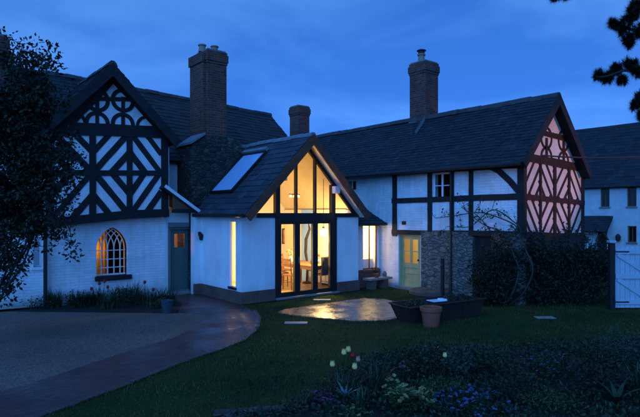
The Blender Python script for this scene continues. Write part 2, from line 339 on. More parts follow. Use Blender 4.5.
# ------------------------------------------------------------------ builders
def slates(A, B, up, Ls, n, course=.21, wd=.27, thick=.02, lip=.03):
    """individually laid slates on the plane from eave A-B going Ls up the slope"""
    mb = MB(); A = V(A); B = V(B); e = (B - A); L = e.length; e.normalize(); nc = max(1, round(Ls/course)); c = Ls/nc
    for i in range(nc):
        x = -wd*(.5 if i % 2 else 0) - rnd.random()*.02; y0 = i*c - lip; y1 = (i+1)*c + (.03 if i < nc-1 else 0)
        while x < L:
            ww = wd*rnd.uniform(.88, 1.1); a, b = max(x, 0) + .003, min(x+ww, L) - .003; x += ww
            if b - a < .02: continue
            j = rnd.uniform(-.010, .007) - (rnd.uniform(.02, .06) if rnd.random() < .018 else 0); h = thick*rnd.uniform(.85, 1.35); k = rnd.uniform(-.004, .004)
            wv = .022*mnoise.noise(A*.7 + e*x*.55 + up*y0*.6) + .010*mnoise.noise(A + e*x*2.1 + up*y0*2.3); p = lambda u, v, t: A + e*u + up*v + n*(t + wv + .012)
            mb.add([p(a,y0+j,h+k), p(b,y0+j,h-k), p(b,y1,.004), p(a,y1,.004), p(a,y0+j,0), p(b,y0+j,0), p(b,y1,0), p(a,y1,0)],
                   [(0,1,2,3), (4,5,1,0), (5,6,2,1), (7,4,0,3)])
    return mb
def slope(root, A, B, C, mat=None, mat_under=None, course=.21, wd=.27, soffit=.1, name='roof', label=None):
    """roof slope: eave A-B, C = ridge point above A. Returns the roof part"""
    A, B, C = V(A), V(B), V(C); up = (C - A); Ls = up.length; up.normalize(); e = (B - A).normalized(); n = e.cross(up).normalized()
    if n.z < 0: n = -n
    o = slates(A, B, up, Ls, n, course, wd).build(name, mat or SL, root, label, fixn=False)
    me = o.data; 
    bm = bmesh.new(); bm.from_mesh(me)
    for f in bm.faces:
        if f.normal.dot(n) < -.3: f.normal_flip()
    bm.to_mesh(me); bm.free()
    q = MB().prism([A, B, B + up*Ls, C], -n*soffit); q.build('roof_boarding', mat_under or OAK, o)
    return o, up, Ls, n
def ridge(roof, P, Q, w=.13, seg=.45, mat=None):
    mb = MB(); P, Q = V(P), V(Q); L = (Q-P).length; d = (Q-P).normalized(); sd = d.cross(Z).normalized(); k = int(L/seg)
    for i in range(k):
        a = P + d*(L*i/k); b = P + d*(L*(i+1)/k + .03); s_ = rnd.uniform(.93, 1.1); lift = rnd.uniform(0, .018) + .03*mnoise.noise(P + d*(L*i/k)*.6)
        prof = [(-1, -.75), (-.72, -.1), (-.3, .3), (.3, .3), (.72, -.1), (1, -.75)]
        m = len(prof); vs = []
        for q, g in ((a, s_*1.02), (b, s_*.94)): vs += [q + sd*(x*w*g) + Z*(y*w*g + lift) for x, y in prof]
        mb.add(vs, [(j, j+1, m+j+1, m+j) for j in range(m-1)] + [tuple(range(m-1, -1, -1)), tuple(range(m, 2*m))])
    return mb.build('ridge_tile', mat or RDG, roof)
def barge(root, A, C, n, w=.24, t=.045, mat=None, name='bargeboard', k=[0]):
    k[0] ^= 1; t += .006*k[0]
    """board under the verge from eave A to apex C facing n"""
    d = (V(C)-V(A)).normalized(); dn = V((0,0,-1)); dn = (dn - d*dn.dot(d)).normalized()
    A2 = V(A) + dn*(w/2 - .02); C2 = V(C) + dn*(w/2 - .02)
    return MB().beam(A2, C2 + d*(w*.0), n, w, -t/2, t/2).build(name, mat or OAK, root)
def gutter(root, A, B, mat=None):
    mb = MB(); A, B = V(A), V(B); mb.tube([A, A + (B-A)*.25, A + (B-A)*.5, A+(B-A)*.75, B], .055, 8); return mb.build('gutter', mat or IRON, root)
def chimney(root, cx, cy, wx, wy, z0, z1, mat=None, pots=2, label=None, cap=True):
    mb = MB(); mb.box((cx-wx/2, cy-wy/2, z0), (cx+wx/2, cy+wy/2, z1-.42))
    # slightly projecting pilaster strips break the flat faces
    for g, a, b in ((.022, z1-.42, z1-.34), (.045, z1-.34, z1-.10), (.018, z1-.10, z1)):
        mb.box((cx-wx/2-g, cy-wy/2-g, a), (cx+wx/2+g, cy+wy/2+g, b))
    c = mb.build('chimney', mat or BR, root, label, bevel=.012)
    MB().box((cx-wx/2+.02, cy-wy/2+.02, z1), (cx+wx/2-.02, cy+wy/2-.02, z1+.05)).build('flaunching', LEAD, c)
    return c
def pot(ch, x, y, z, r=.13, h=.36, cowl=False):
    p = MB().lathe((x, y, z), [(r*1.05, 0), (r*.98, .05), (r*.88, h*.75), (r*.9, h*.82), (r*1.12, h*.84), (r*1.12, h*.97), (r*1.0, h), (r*.7, h), (r*.7, h-.1)], 18).build('chimney_pot', POTM, ch, smooth=False)
    if cowl: MB().lathe((x, y, z+h), [(r*.9, .01), (r*.9, .09), (r*1.25, .10), (r*1.3, .13), (r*.5, .17), (.02, .18)], 16).build('cowl', IRON, ch)
def frame_rect(mb, O, e, n, u0, u1, z0, z1, w, t0, t1):
    O = V(O); p = lambda u, z: O + e*u + Z*z
    mb.beam(p(u0+w/2, z0), p(u0+w/2, z1), n, w, t0, t1); mb.beam(p(u1-w/2, z0), p(u1-w/2, z1), n, w, t0, t1)
    mb.beam(p(u0+w, z0+w/2), p(u1-w, z0+w/2), n, w, t0, t1-.002); mb.beam(p(u0+w, z1-w/2), p(u1-w, z1-w/2), n, w, t0, t1-.002); return mb
def casement(root, O, e, n, u0, u1, z0, z1, cols_, rows_, mat, depth=.08, fw=.05, bw=.022, glass=None, sill=None, sillmat=None):
    """window set back `depth` from the wall face: frame part with glass and sill sub-parts"""
    mb = frame_rect(MB(), O, e, n, u0, u1, z0, z1, fw, -depth-.05, -depth)
    O = V(O); p = lambda u, z: O + e*u + Z*z
    for i in range(1, cols_):
        u = u0 + (u1-u0)*i/cols_; mb.beam(p(u, z0+fw), p(u, z1-fw), n, bw*(2 if cols_ == 2 else 1), -depth-.04, -depth-.006)
    for j in range(1, rows_):
        z = z0 + (z1-z0)*j/rows_; mb.beam(p(u0+fw, z), p(u1-fw, z), n, bw, -depth-.038, -depth-.010)
    o = mb.build('window', mat, root)
    g = MB().add([p(u0+.01, z0+.01) - n*(depth+.025), p(u1-.01, z0+.01) - n*(depth+.025), p(u1-.01, z1-.01) - n*(depth+.025), p(u0+.01, z1-.01) - n*(depth+.025)], [(0,1,2,3)])
    g.build('window_pane', glass or GL, o)
    if sill: MB().beam(p(u0-.06, z0-.035), p(u1+.06, z0-.035), n, .07, -depth, sill).build('sill', sillmat or mat, o)
    return o
# foliage ----------------------------------------------------------------
def leaf_mb(mb, p, d, size, wid=.5, fold=.2):
    """one leaf: six-point blade with a fold along its midrib"""
    d = d.normalized(); s = d.cross(V((rnd.uniform(-1,1), rnd.uniform(-1,1), rnd.uniform(-1,1)))); s = s.normalized() if s.length > 1e-4 else V((1,0,0)); up = s.cross(d)
    w_ = size*wid/2
    mb.add([p, p + d*size*.45 + s*w_ + up*(w_*fold), p + d*size, p + d*size*.45 - s*w_ + up*(w_*fold)], [(0,1,2), (0,2,3)])
def rdir(zb=0.0):
    while True:
        v = V((rnd.uniform(-1,1), rnd.uniform(-1,1), rnd.uniform(-1,1)))
        if .05 < v.length < 1: v.normalize(); v.z += zb; return v.normalized()
def foliage(clumps, size, wid=.5, droop=-.1):
    """clumps: (centre, radius vec, count); leaves concentrate near each clump's shell"""
    mb = MB()
    for c, r, k in clumps:
        for _ in range(k):
            d = rdir(); q = .45 + .55*rnd.random()**.6; p = V((c[0]+d.x*r[0]*q, c[1]+d.y*r[1]*q, c[2]+d.z*r[2]*q))
            leaf_mb(mb, p, (d*.6 + rdir(droop)), size*rnd.uniform(.6, 1.25), wid)
    return mb
def wander(p, q, n=6, amp=.1, sag=0.0):
    p, q = V(p), V(q); L = (q-p).length; out = []
    off = V((0,0,0))
    for i in range(n+1):
        t = i/n
        if 0 < i < n: off = off*.6 + rdir()*amp*L*.5
        out.append(p.lerp(q, t) + off*math.sin(math.pi*t) - Z*(sag*4*t*(1-t)))
    return out
def taper(r0, r1, n): return [r0 + (r1-r0)*i/n for i in range(n+1)]
LEAF = MI('dark_leaf', [(.005, .008, .003), (.015, .019, .007), (.009, .014, .005), (.022, .028, .010)], .6)
LEAF2 = MI('bed_leaf', [(.007, .015, .005), (.019, .034, .012), (.011, .023, .008), (.030, .048, .016)], .55)
LEAFY = MI('yellow_green_leaf', [(.022, .036, .008), (.045, .065, .014), (.032, .05, .011)], .6)
LEAFG = MI('grey_blue_leaf', [(.02, .032, .02), (.038, .054, .035), (.028, .042, .028)], .6)
NEED = MI('pine_needle', [(.006, .012, .008), (.014, .022, .012)], .7)
NX = V((-1,0,0)); NY = V((0,-1,0)); EX = V((1,0,0)); EY = V((0,1,0))
# ================================================================== GARDEN ROOM (glazed gable)
XL, XR, YF, XC = 7.58, 11.93, 12.76, 9.72            # side wall, right wall, gable front, apex
EZ, AZ, YO, YB = 2.45, 4.80, 12.30, 17.2
gr = thing('garden_room', 'white garden room extension with a fully glazed timber gable lit from inside', 'extension', (XC, YF, 0))
eL, eR = V((7.43, YO, EZ)), V((12.0, YO, EZ)); apx = V((XC, YO, AZ))
# walls
mb = MB().wall((0,0,0), EY, NX, (YF+.01, 15.2), (.33, 2.42), [], .28) if False else MB()
sl0, sl1 = onx(229.6, 221, XL), onx(235.6, 287.5, XL)     # slot window
ys = sorted((sl0.y, sl1.y)); zs = (sl1.z, sl0.z)
mb.wall((XL,0,0), EY, NX, (YF+.262, 15.2), (.0, 2.5), [(ys[0], ys[1], zs[0], zs[1])], .09)
dl, dr = ony(275, 213, YF).x, ony(336, 213, YF).x       # glazed screen
dtop = 2.44
mb.wall((0,YF,0), EX, NY, (XL, dl), (.0, dtop), [], .26)
mb.wall((0,YF,0), EX, NY, (dr, XR), (.0, dtop), [], .26)
mb.wall((XR,0,0), EY, EX, (YF+.002, YB), (.0, 2.6), [], .26)
mb.wall((0,15.2,0), EX, NY, (7.37, XL+.27), (.0, 2.6), [], .26)
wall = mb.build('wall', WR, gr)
pl = MB(); pt = .335
pl.box((XL-.035, YF-.035, 0), (dl-.004, YF+.1, pt)); pl.box((dr+.004, YF-.035, 0), (XR+.035, YF+.1, pt-.002)); pl.box((XL-.034, YF+.102, 0), (XL+.1, 15.17, pt-.001))
pl.box((7.35, 15.165, 0), (XL-.036, 15.25, pt-.003)); pl.box((XR-.1, YF+.102, 0), (XR+.034, 13.08, pt-.004))
pl.build('plinth', BRW, gr, bevel=.008)
# interior shell
ish = MB()
yi0, yi1 = YF+.262, 16.5
ish.add([(XL+.283, yi0, .1), (XL+.283, yi1, .1), (XL+.283, yi1, 2.6), (XL+.283, yi0, 2.6)], [(0,1,2,3)]) if False else None
ish.box((7.60, yi1, .1), (11.98, yi1+.1, 4.7))
ish.box((11.64, yi0+.02, .1), (11.667, 14.75, 2.62)); ish.box((11.64, 15.45, .1), (11.667, yi1, 2.62))
ish.build('interior_wall', CRM, gr)
MB().box((11.64, 14.75, .1), (11.668, 15.45, 2.62)).build('dusk_blue_panel', BLUEW, gr)  # strong blue stands in for cool dusk light through a glazed opening
MB().box((XL+.02, YF+.01, .0), (XR-.02, yi1, .10)).build('floor', FLR, gr)
# roof
rl, up, Ls, n = slope(gr, eL, V((eL.x, YB, EZ)), apx, course=.24, wd=.34, soffit=.09, mat=SL3, mat_under=CEIL)
NL = n
solar_n, solar_up = n, up
rr, up2, Ls2, n2 = slope(gr, eR, V((eR.x, YB, EZ)), apx, course=.24, wd=.34, soffit=.09, mat=SL3, mat_under=CEIL, label='right roof slope of the garden room')
ridge(rl, apx + V((0,0,.02)), V((XC, YB, AZ+.02)), .12, mat=LEAD)
for A, nm in ((eL, 'l'), (eR, 'r')):
    barge(gr, A + V((0,-.01,-.02)), apx + V((0,-.01,-.02)), NY, .22, .05, OAKG)
    # pale soffit between bargeboard and glazing
    q = A + (apx-A)*.02; d = V((0, YF-YO-.01, 0)); off = V((0,.03,-.105 - .02))
    MB().prism([q+off, apx+off+V((0,0,.0)), apx+off+V((0,0,-.012)), q+off+V((0,0,-.012))], d).build('soffit', WHT, gr)
    # inner rafter the glazing sits against
    sg = 1 if A is eL else -1
    MB().beam(V((A.x + sg*.22, YF+.02, EZ-.02)), V((XC, YF+.02, AZ-.24)), NY, .10, 0, .09).build('rafter', OAK, gr)
gutter(gr, eL + V((-.05,.02,-.02)), V((eL.x-.05, 15.3, EZ-.02)))
# glazed screen: posts, transom, mullions
zt = ony(305, 214.5, YF).z
def X(px): return ony(px, 214, YF).x
def roofz(x, drop=.26):   # underside of the gable at x
    return (EZ + (AZ-EZ)*((x-eL.x)/(XC-eL.x) if x < XC else (eR.x-x)/(eR.x-XC))) - drop
MB().beam(V((X(256.5), YF, zt-.02)), V((X(360), YF, zt-.02)), NY, .13, -.09, .052).build('transom', FRM, gr, bevel=.004)
for px in (277.2, 332.8): 
    x = X(px); MB().beam(V((x, YF, zt+.03)), V((x, YF, roofz(x))), NY, .15, -.09, .05).build('gable_post', FRM, gr, bevel=.004)
for px in (296, 315): 
    x = X(px); MB().beam(V((x, YF, zt+.03)), V((x, YF, roofz(x, .22))), NY, .055, -.07, .045).build('gable_mullion', FRM, gr)
for px, s_ in ((280.5, 1), (333.6, -1)):     # white purlin ends under the eaves
    x = X(px); z = roofz(x, .36); MB().box((x-.10, YF-.2, z-.14), (x+.10, YF+.1, z+.08)).build('purlin_end', WHT, gr, bevel=.008)
g = MB().add([(X(258), YF+.03, zt), (X(359), YF+.03, zt), (XC, YF+.03, AZ-.27)], [(0,1,2)]); g.build('gable_glazing', GL, gr)
MB().box((dl+.0, YF-.05, 2.27), (dr-.0, YF+.1, zt-.085)).build('door_head', FRM, gr)
fr = MB(); fr.box((dl+.002, YF-.048, .06), (dl+.10, YF+.1, 2.27)); fr.box((dr-.17, YF-.048, .06), (dr-.002, YF+.1, 2.27)); fr.box((dl+.102, YF-.046, .06), (dr-.172, YF+.1, .10)); fr.build('door_frame', FRM, gr, bevel=.004)
MB().box((dl-.02, YF-.16, .02), (dr+.02, YF-.051, .075)).build('door_sill', LEAD, gr, bevel=.006)
w3 = (dr-.172 - (dl+.102)) / 3
for i in range(3):
    u0 = dl+.102+w3*i+.002; u1 = u0+w3-.004
    lf = frame_rect(MB(), (0,YF,0), EX, NY, u0, u1, .102, 2.268, .095, -.06, .035)
    lo = lf.build('folding_door', FRM, gr, bevel=.004)
    MB().add([(u0+.08, YF+.015, .18), (u1-.08, YF+.015, .18), (u1-.08, YF+.015, 2.19), (u0+.08, YF+.015, 2.19)], [(0,1,2,3)]).build('door_glass', GL, lo)
    if i == 1: MB().box((u0+.03, YF-.075, 1.02), (u0+.055, YF-.036, 1.2)).build('handle', LEAD, lo)
# slot window frame
casement(gr, (XL,0,0), EY, NX, ys[0], ys[1], zs[0], zs[1], 1, 1, WHT, depth=.02, fw=.022, sill=.03, sillmat=FRM)
# solar collector on the left slope
pn = onp(241, 157, eL + NL*.1, NL); q = [onp(px, py, eL + NL*.09, NL) for px, py in ((210, 193), (231, 190), (269, 149.5), (241, 157.5))]
ev = V((0,1,0)); c0 = sum(q, V())/4
us_ = [(p-c0).dot(ev) for p in q]; vs_ = [(p-c0).dot(up) for p in q]
u0, u1 = (us_[1]+us_[2])/2, (us_[0]+us_[3])/2; v0, v1 = (vs_[0]+vs_[1])/2, (vs_[2]+vs_[3])/2
P_ = lambda u, v, t=0: c0 + ev*u + up*v + NL*t
mb = MB(); 
for a, b in (((u0,v0),(u1,v0)), ((u0,v1),(u1,v1)), ((u0,v0),(u0,v1)), ((u1,v0),(u1,v1))): mb.beam(P_(*a), P_(*b), NL, .06, -.085, .03 + .002*(a[0] == b[0]))
pan = mb.build('solar_panel', FRM, gr)
tm = NT('sky_tinted_solar_glass'); tm.base((.42, .55, .76)); tm.rough(.25); tm.spec(.6)  # pale blue base colour stands in for sky reflected in the panel
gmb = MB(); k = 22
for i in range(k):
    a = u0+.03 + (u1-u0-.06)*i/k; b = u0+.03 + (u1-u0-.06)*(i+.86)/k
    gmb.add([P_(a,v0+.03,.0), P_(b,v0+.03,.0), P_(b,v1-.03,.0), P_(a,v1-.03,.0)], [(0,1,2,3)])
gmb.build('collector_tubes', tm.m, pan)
MB().obox(P_((u0+u1)/2, v1+.08, .05), ev*((u1-u0)/2+.04), up*.06, NL*.05).build('header_pipe', LEAD, pan)
MB().obox(P_((u0+u1)/2, (v0+v1)/2, -.03), ev*((u1-u0)/2-.03), up*((v1-v0)/2-.03), NL*.01).build('panel_tray', FRM, pan)
# wall lamp beside the grey door
p = ony(199.3, 235, 15.2)
wl = thing('wall_lantern', 'small unlit black lantern on the white wall right of the grey green door', 'wall lamp', (p.x, p.y-.0, p.z))
MB().box((p.x-.04, p.y-.02, p.z-.02), (p.x+.04, p.y, p.z+.10)).build('bracket', IRON, wl)
MB().tube([(p.x, p.y-.02, p.z+.08), (p.x, p.y-.10, p.z+.09), (p.x, p.y-.12, p.z+.03)], .012, 6).build('arm', IRON, wl)
MB().lathe((p.x, p.y-.12, p.z-.16), [(.03, 0), (.055, .03), (.07, .16), (.075, .17), (.02, .22), (.01, .23)], 10).build('lamp_body', IRON, wl)
# ---- inside the garden room
LW = (1.0, .66, .26)
def hanging(name, label, c, r, e, group=None, bulbs=None):
    t = thing(name, label, 'lamp', c)
    return t
c = ond(323.5, 232.5, 17.0)
pl_ = thing('pendant_lamp', 'brightly lit round pendant lamp hanging over the dining table', 'lamp', (c.x, c.y, c.z))
bmx = bmesh.new(); bmesh.ops.create_icosphere(bmx, subdivisions=3, radius=.115); m_ = MB(); m_.v = [tuple(V(v.co)+c) for v in bmx.verts]; m_.f = [tuple(v.index for v in f.verts) for f in bmx.faces]; bmx.free()
m_.build('globe', emis('lit_globe', (1, .85, .55), 45), pl_, smooth=True)
MB().tube([c + V((0,0,.12)), c + V((0,0,roofz(c.x, .12) - c.z))], .008, 6).build('flex', FRM, pl_)
MB().lathe((c.x, c.y, c.z+.12), [(.05, 0), (.05, .04), (.015, .07)], 12).build('holder', LEAD, pl_)
lamp('pendant_light', (c.x-.0, c.y-.0, c.z-.2), 255, LW, .13, pl_)
fl2 = thing('unseen_floor_lamp', 'added unseen standing lamp brightening the back of the garden room', 'lamp', (8.3, 15.9, .1))  # added out of view to brighten the room behind the door panes
MB().lathe((8.3, 15.9, .1), [(.14,0),(.14,.02),(.015,.04),(.015,1.15)], 14).build('stand', FRM, fl2); MB().lathe((8.3, 15.9, 1.22), [(.17,0),(.11,.22)], 18).build('lamp_shade', emis('added_lamp_shade', (1,.7,.3), 6), fl2)
lamp('unseen_lamp_light', (8.6, 15.65, 1.15), 185, LW, .15, fl2)
c = ond(294.5, 196.5, 16.6)
cl = thing('ceiling_spot_bar', 'small warm spotlight bar glowing high behind the gable glazing', 'ceiling light', (c.x, c.y, c.z))
MB().box((c.x-.2, c.y-.015, c.z+.05), (c.x+.2, c.y+.015, c.z+.08)).build('bar', LEAD, cl)
for d in (-.15, 0, .15): MB().lathe((c.x+d, c.y, c.z-.02), [(.045, 0), (.04, .035), (.02, .07)], 10).build('spotlight', emis('spot_glow', (1, .6, .18), 4), cl)
MB().tube([(c.x, c.y, c.z+.08), (c.x, c.y, roofz(c.x, .1))], .008, 6).build('stem', LEAD, cl)
# picture on the back wall
p0 = ony(282.2, 228.5, yi1-.02)
p1 = ony(291.2, 243.5, yi1-.02); 
pic = thing('framed_picture', 'small framed pink and grey picture on the cream wall inside', 'picture', (p0.x, yi1, p1.z))
frame_rect(MB(), (0, yi1-.005, 0), EX, NY, p0.x, p1.x, p1.z, p0.z, .035, 0, .03).build('picture_frame', FRM, pic)
tpic = NT('abstract_picture'); tpic.base(tpic.ramp(tpic.noise(6, 3), [(.3, (.12, .10, .12)), (.5, (.5, .18, .16)), (.7, (.6, .35, .3))])); 
MB().box((p0.x+.035, yi1-.022, p1.z+.035), (p1.x-.035, yi1-.008, p0.z-.035)).build('canvas', tpic.m, pic)
# table
tc_ = V((10.75, 14.0, .1)); tbl = thing('dining_table', 'long oak dining table standing in the lit garden room', 'table', tc_)
MB().box((tc_.x-.5, tc_.y-.95, .82), (tc_.x+.5, tc_.y+.95, .86)).build('tabletop', WOODC, tbl, bevel=.008)
MB().box((tc_.x-.42, tc_.y-.86, .72), (tc_.x+.42, tc_.y+.86, .818)).build('apron', WOODC, tbl)
for sx in (-1, 1):
    for sy in (-1, 1): MB().lathe((tc_.x+sx*.4, tc_.y+sy*.83, .1), [(.03, 0), (.035, .1), (.045, .4), (.035, .5), (.045, .62)], 10).build('leg', WOODC, tbl)
def chair():
    t = thing('dining_chair', 'x', 'chair', (0,0,0), 0, 'ladder back chairs round the dining table')
    MB().box((-.22,-.21,.43), (.22,.21,.47)).build('seat', WOODC, t, bevel=.01)
    for sx in (-1,1):
        MB().tube([(sx*.19,-.18,0), (sx*.19,-.18,.43)], .02, 8).build('leg', WOODC, t)
        MB().tube([(sx*.19,.19,0), (sx*.19,.19,.45), (sx*.185,.25,1.0)], [.02,.02,.016], 8).build('leg', WOODC, t)
    b = MB()
    for z in (.6, .75, .9): b.box((-.18, .2+(z-.45)*.1, z), (.18, .222+(z-.45)*.1, z+.07))
    b.build('backrest', WOODC, t)
    for sx in (-1,1): MB().tube([(sx*.19,-.18,.2),(sx*.19,.19,.2)], .01, 6).build('stretcher', WOODC, t)
    return t
CH = [((10.62, 15.1, .1), .15, 'oak ladder back chair at the far end, seen through the left door pane'),
      ((10.05, 14.5, .1), 1.5, 'oak ladder back chair on the far left side of the dining table'),
      ((9.98, 13.75, .1), 1.75, 'oak ladder back chair on the near left side of the dining table'),
      ((10.8, 12.98+.32, .1), 3.3, 'nearest oak ladder back chair with a dark cardigan on its back'),
      ((11.4, 14.3, .1), -1.5, 'oak ladder back chair between the table and the dusk blue panel')]
ch0 = chair()
for i, (l, rz, lb) in enumerate(CH):
    o = ch0 if i == 0 else dup(ch0, l, rz, lb, 'ladder back chairs round the dining table')
    o.location = l; o.rotation_euler = (0,0,rz); o['label'] = lb
# dark cardigan over the nearest chair
cb = V((10.8+.04, 13.3-.235, .1)); mm = MB().box((cb.x-.2, cb.y-.05, .55), (cb.x+.2, cb.y+.045, 1.13)); 
solo('cardigan', mm, M('dark_wool', (.02,.025,.025), (.04,.05,.05), .95, 12, .5), 'dark cardigan hung over the back of the nearest dining chair', 'cardigan', bevel=.04)
# things on the table
def vase(x, y, z, label, mat):
    t = thing('flower_vase', label, 'vase', (x, y, z)); MB().lathe((x,y,z), [(.05,0),(.075,.06),(.07,.14),(.04,.2),(.05,.23)], 16).build('vase', mat, t, smooth=True)
    foliage([((x,y,z+.34), (.13,.13,.12), 70)], .08, .6).build('flowers', MI('vase_flowers', [(.7,.7,.6),(.2,.35,.1),(.8,.75,.5)], .7), t, fixn=False)
vase(10.45, 14.45, .86, 'white vase of pale flowers on the dining table', WHT)
m_ = MB().lathe((10.95, 13.75, .86), [(.06,0),(.15,.05),(.17,.09),(.15,.09),(.05,.02)], 20); solo('fruit_bowl', m_, BLUEW, 'shallow blue bowl on the dining table', 'bowl')
m_ = MB().lathe((10.6, 13.5, .86), [(.04,0),(.05,.1),(.02,.2),(.02,.28)], 14); solo('bottle', m_, GRN, 'green glass bottle on the near end of the dining table', 'bottle')
# curved driftwood sculpture against the dusk blue panel
c = ond(308, 243, 18.4); c.x = min(c.x, 11.5)
dw = thing('driftwood_sculpture', 'tall dark curved driftwood sculpture standing before the dusk blue panel', 'sculpture', (c.x, c.y, .1))
pts = [V((c.x-.06, c.y, .16)), V((c.x, c.y+.02, .7)), V((c.x-.10, c.y, 1.15)), V((c.x-.06, c.y+.03, 1.6)), V((c.x+.07, c.y, 1.95)), V((c.x+.02, c.y, 2.15))]
pts_ = [pts[0].lerp(pts[1], .5)] + pts; MB().tube(pts, [.03, .035, .05, .055, .04, .015], 9).build('driftwood', BARK, dw, smooth=True); MB().lathe((c.x-.05, c.y, .1), [(.16,0),(.16,.05),(.05,.08)], 18).build('base', OAKB, dw)
# sideboard and small pictures near the right pane
sb = thing('sideboard', 'low white sideboard against the right wall inside the garden room', 'sideboard', (11.5, 13.55, .1))
MB().box((11.28, 13.15, .18), (11.635, 14.1, .95)).build('cabinet', WHT, sb, bevel=.006)
for yy in (13.17, 13.64): MB().box((11.265, yy, .22), (11.278, yy+.44, .9)).build('door', WHT, sb)
for yy in (13.2, 14.0): MB().box((11.4, yy, .1), (11.6, yy+.06, .178)).build('foot', WOODC, sb)

# ================================================================== COTTAGE
GX, GY, CXR, CRB = 13.3, 7.87, 16.95, 21.0
AX, CEZ, CAZ, OX = 14.85, 3.82, 5.86, 12.93
ct = thing('timber_framed_cottage', 'long white cottage with black timber frame, slate roof and pink timbered end gable', 'cottage', (GX+1.8, GY, 0))
C = lambda px, py: onx(px, py, GX)
yz = lambda px0, py0, px1, py1: (min(C(px0,py0).y, C(px1,py0).y), max(C(px0,py0).y, C(px1,py0).y), C((px0+px1)/2,py1).z, C((px0+px1)/2,py0).z)
door = yz(398.5, 234, 420.5, 289.5); win = yz(433, 172.5, 450.5, 198.5); swin = yz(346, 180, 356, 191)
dz0 = .0
door = (door[0], door[1], .08, door[3])
shed = yz(473, 236, 492, 300); shed = (shed[0], shed[1], .0, 1.95)
lwz = C(440, 232).z; door = (door[0], door[1], door[2], min(door[3], lwz-.06))
ystone = C(421.5, 260).y; yst0 = C(500, 260).y
mb = MB().wall((GX,0,0), EY, NX, (GY, CRB), (lwz, CEZ), [win, swin], .25); 
mb.wall((GX,0,0), EY, NX, (ystone, CRB), (0, lwz), [door], .25)
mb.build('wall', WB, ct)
MB().wall((GX-.03,0,0), EY, NX, (GY-.03, ystone-.002), (0, lwz-.01), [shed], .28).build('stone_wall', ST, ct)
MB().wall((0,CRB,0), EX, EY, (GX+.25, CXR), (0, CEZ), [], .25).build('end_wall', WB, ct)
# gable end (pink panels)
G = lambda px, py: ony(px, py, GY)
gw = MB(); apz = CAZ-.2; gw.prism([(GX+.251, GY, lwz-.02), (CXR, GY, lwz-.02), (CXR, GY, CEZ-.1), (AX, GY, apz), (GX+.251, GY, CEZ-.08)], (0,.22,0)); gw.box((GX+.002, GY+.002, lwz), (GX+.25, GY+.22, CEZ-.06)); gw.build('gable_wall', PINK, ct)
MB().box((GX+.26, GY-.03, 0), (CXR+.02, GY+.24, lwz-.022)).build('gable_base', STD, ct)
MB().box((CXR-.25, GY+.225, 0), (CXR, CRB, CEZ)).build('rear_wall', OAKB, ct)  # dark colour paints the unlit room seen through the upper window
MB().box((GX+.26, GY+.25, 2.42), (CXR-.26, CRB-.01, 2.52)).build('upper_floor', OAKB, ct)
MB().box((GX+.26, GY+.25, 0), (CXR-.26, CRB-.01, .08)).build('ground_floor', FLR, ct)
# roof
yo = GY-.30
A = V((OX, yo, CEZ)); B = V((OX, CRB+.2, CEZ)); Cc = V((AX, yo, CAZ))
rf, cup, cLs, cn_ = slope(ct, A, B, Cc, course=.135, wd=.17)
ER = V((16.85, yo, 3.68))
rf2, *_ = slope(ct, ER, V((ER.x, CRB+.2, ER.z)), Cc, course=.3, wd=.4, label='far slope of the slate roof')
ridge(rf, Cc + V((0,0,.02)), V((AX, CRB+.2, CAZ+.02)), .15, .42)
barge(ct, A + V((0,-.0,0)), Cc, NY, .22, .05, OAK); barge(ct, ER, Cc, NY, .22, .05, OAK)
gutter(ct, A + V((-.06,.05,-.03)), V((OX-.06, CRB, CEZ-.03)))
MB().tube([ER + V((.05,0,-.03)), ER + V((.05,.3,-.1))], .05, 8).build('gutter_end', IRON, ct)
# gable frame
tk = [0]
def T(): tk[0] = (tk[0]+1) % 9; return .022 + tk[0]*.0022
def gbeam(name, p, q, w, mat=OAKR, root=ct, fn=G, n=NY, th=None):
    return MB().log(fn(*p), fn(*q), n, w, -.02, th or T()).build(name, mat, root)
cpost = [(521.8, 5), (554.3, 4.2), (582.6, 5)]
gbeam('corner_post', (524, 159), (524, 236), .22); gbeam('corner_post', (582.4, 168), (582.4, 237), .18)
gbeam('tie_beam', (520, 155.5), (585, 169), .24); gbeam('mid_rail', (523, 196.7), (584, 203), .15); gbeam('sill_beam', (523, 234.5), (584, 236.5), .16)
gbeam('centre_post', (554.3, 163), (554.3, 234), .14); gbeam('post', (540, 160), (540, 234), .09); gbeam('post', (568.5, 166), (568.5, 235), .10)
gbeam('collar_beam', (540, 132), (570, 140), .15)
for s_, e_ in (((525, 157), (557.5, 101)), ((585, 168), (557.5, 101))): gbeam('rafter', s_, e_, .3)
gbeam('upper_post', (546.2, 138), (546.2, 159), .10); gbeam('upper_post', (563.2, 141), (563.2, 163), .10)
def diag(mb, fn, n, quad, direction, cs, w, t=.02):
    """slanting studs inside the panel quad (tl, tr, br, bl in pixels), clipped to it"""
    tl, tr, br, bl = [V((*q, 0)) for q in quad]
    def at(u, v): p = tl.lerp(tr, u).lerp(bl.lerp(br, u), v); return fn(p.x, p.y)
    for i, c in enumerate(cs):
        # '/' : u+v=c ; '\\' : (1-u)+v=c
        x_ = .10; a = (min(c, 1), max(0, c-1)); b = (max(0, c-1), min(c, 1)); a, b = (a[0]+x_, a[1]-x_), (b[0]-x_, b[1]+x_)
        if direction == '\\': a = (1-a[0], a[1]); b = (1-b[0], b[1])
        mb.log(at(*a), at(*b), n, w*rnd.uniform(.9, 1.08), -.02, t + .0018*i)
hb = MB(); P4 = [(525.5, 540, 158.5, 161.5), (540, 554.3, 161.5, 165), (554.3, 568.5, 165, 168), (568.5, 580.5, 168, 170.5)]
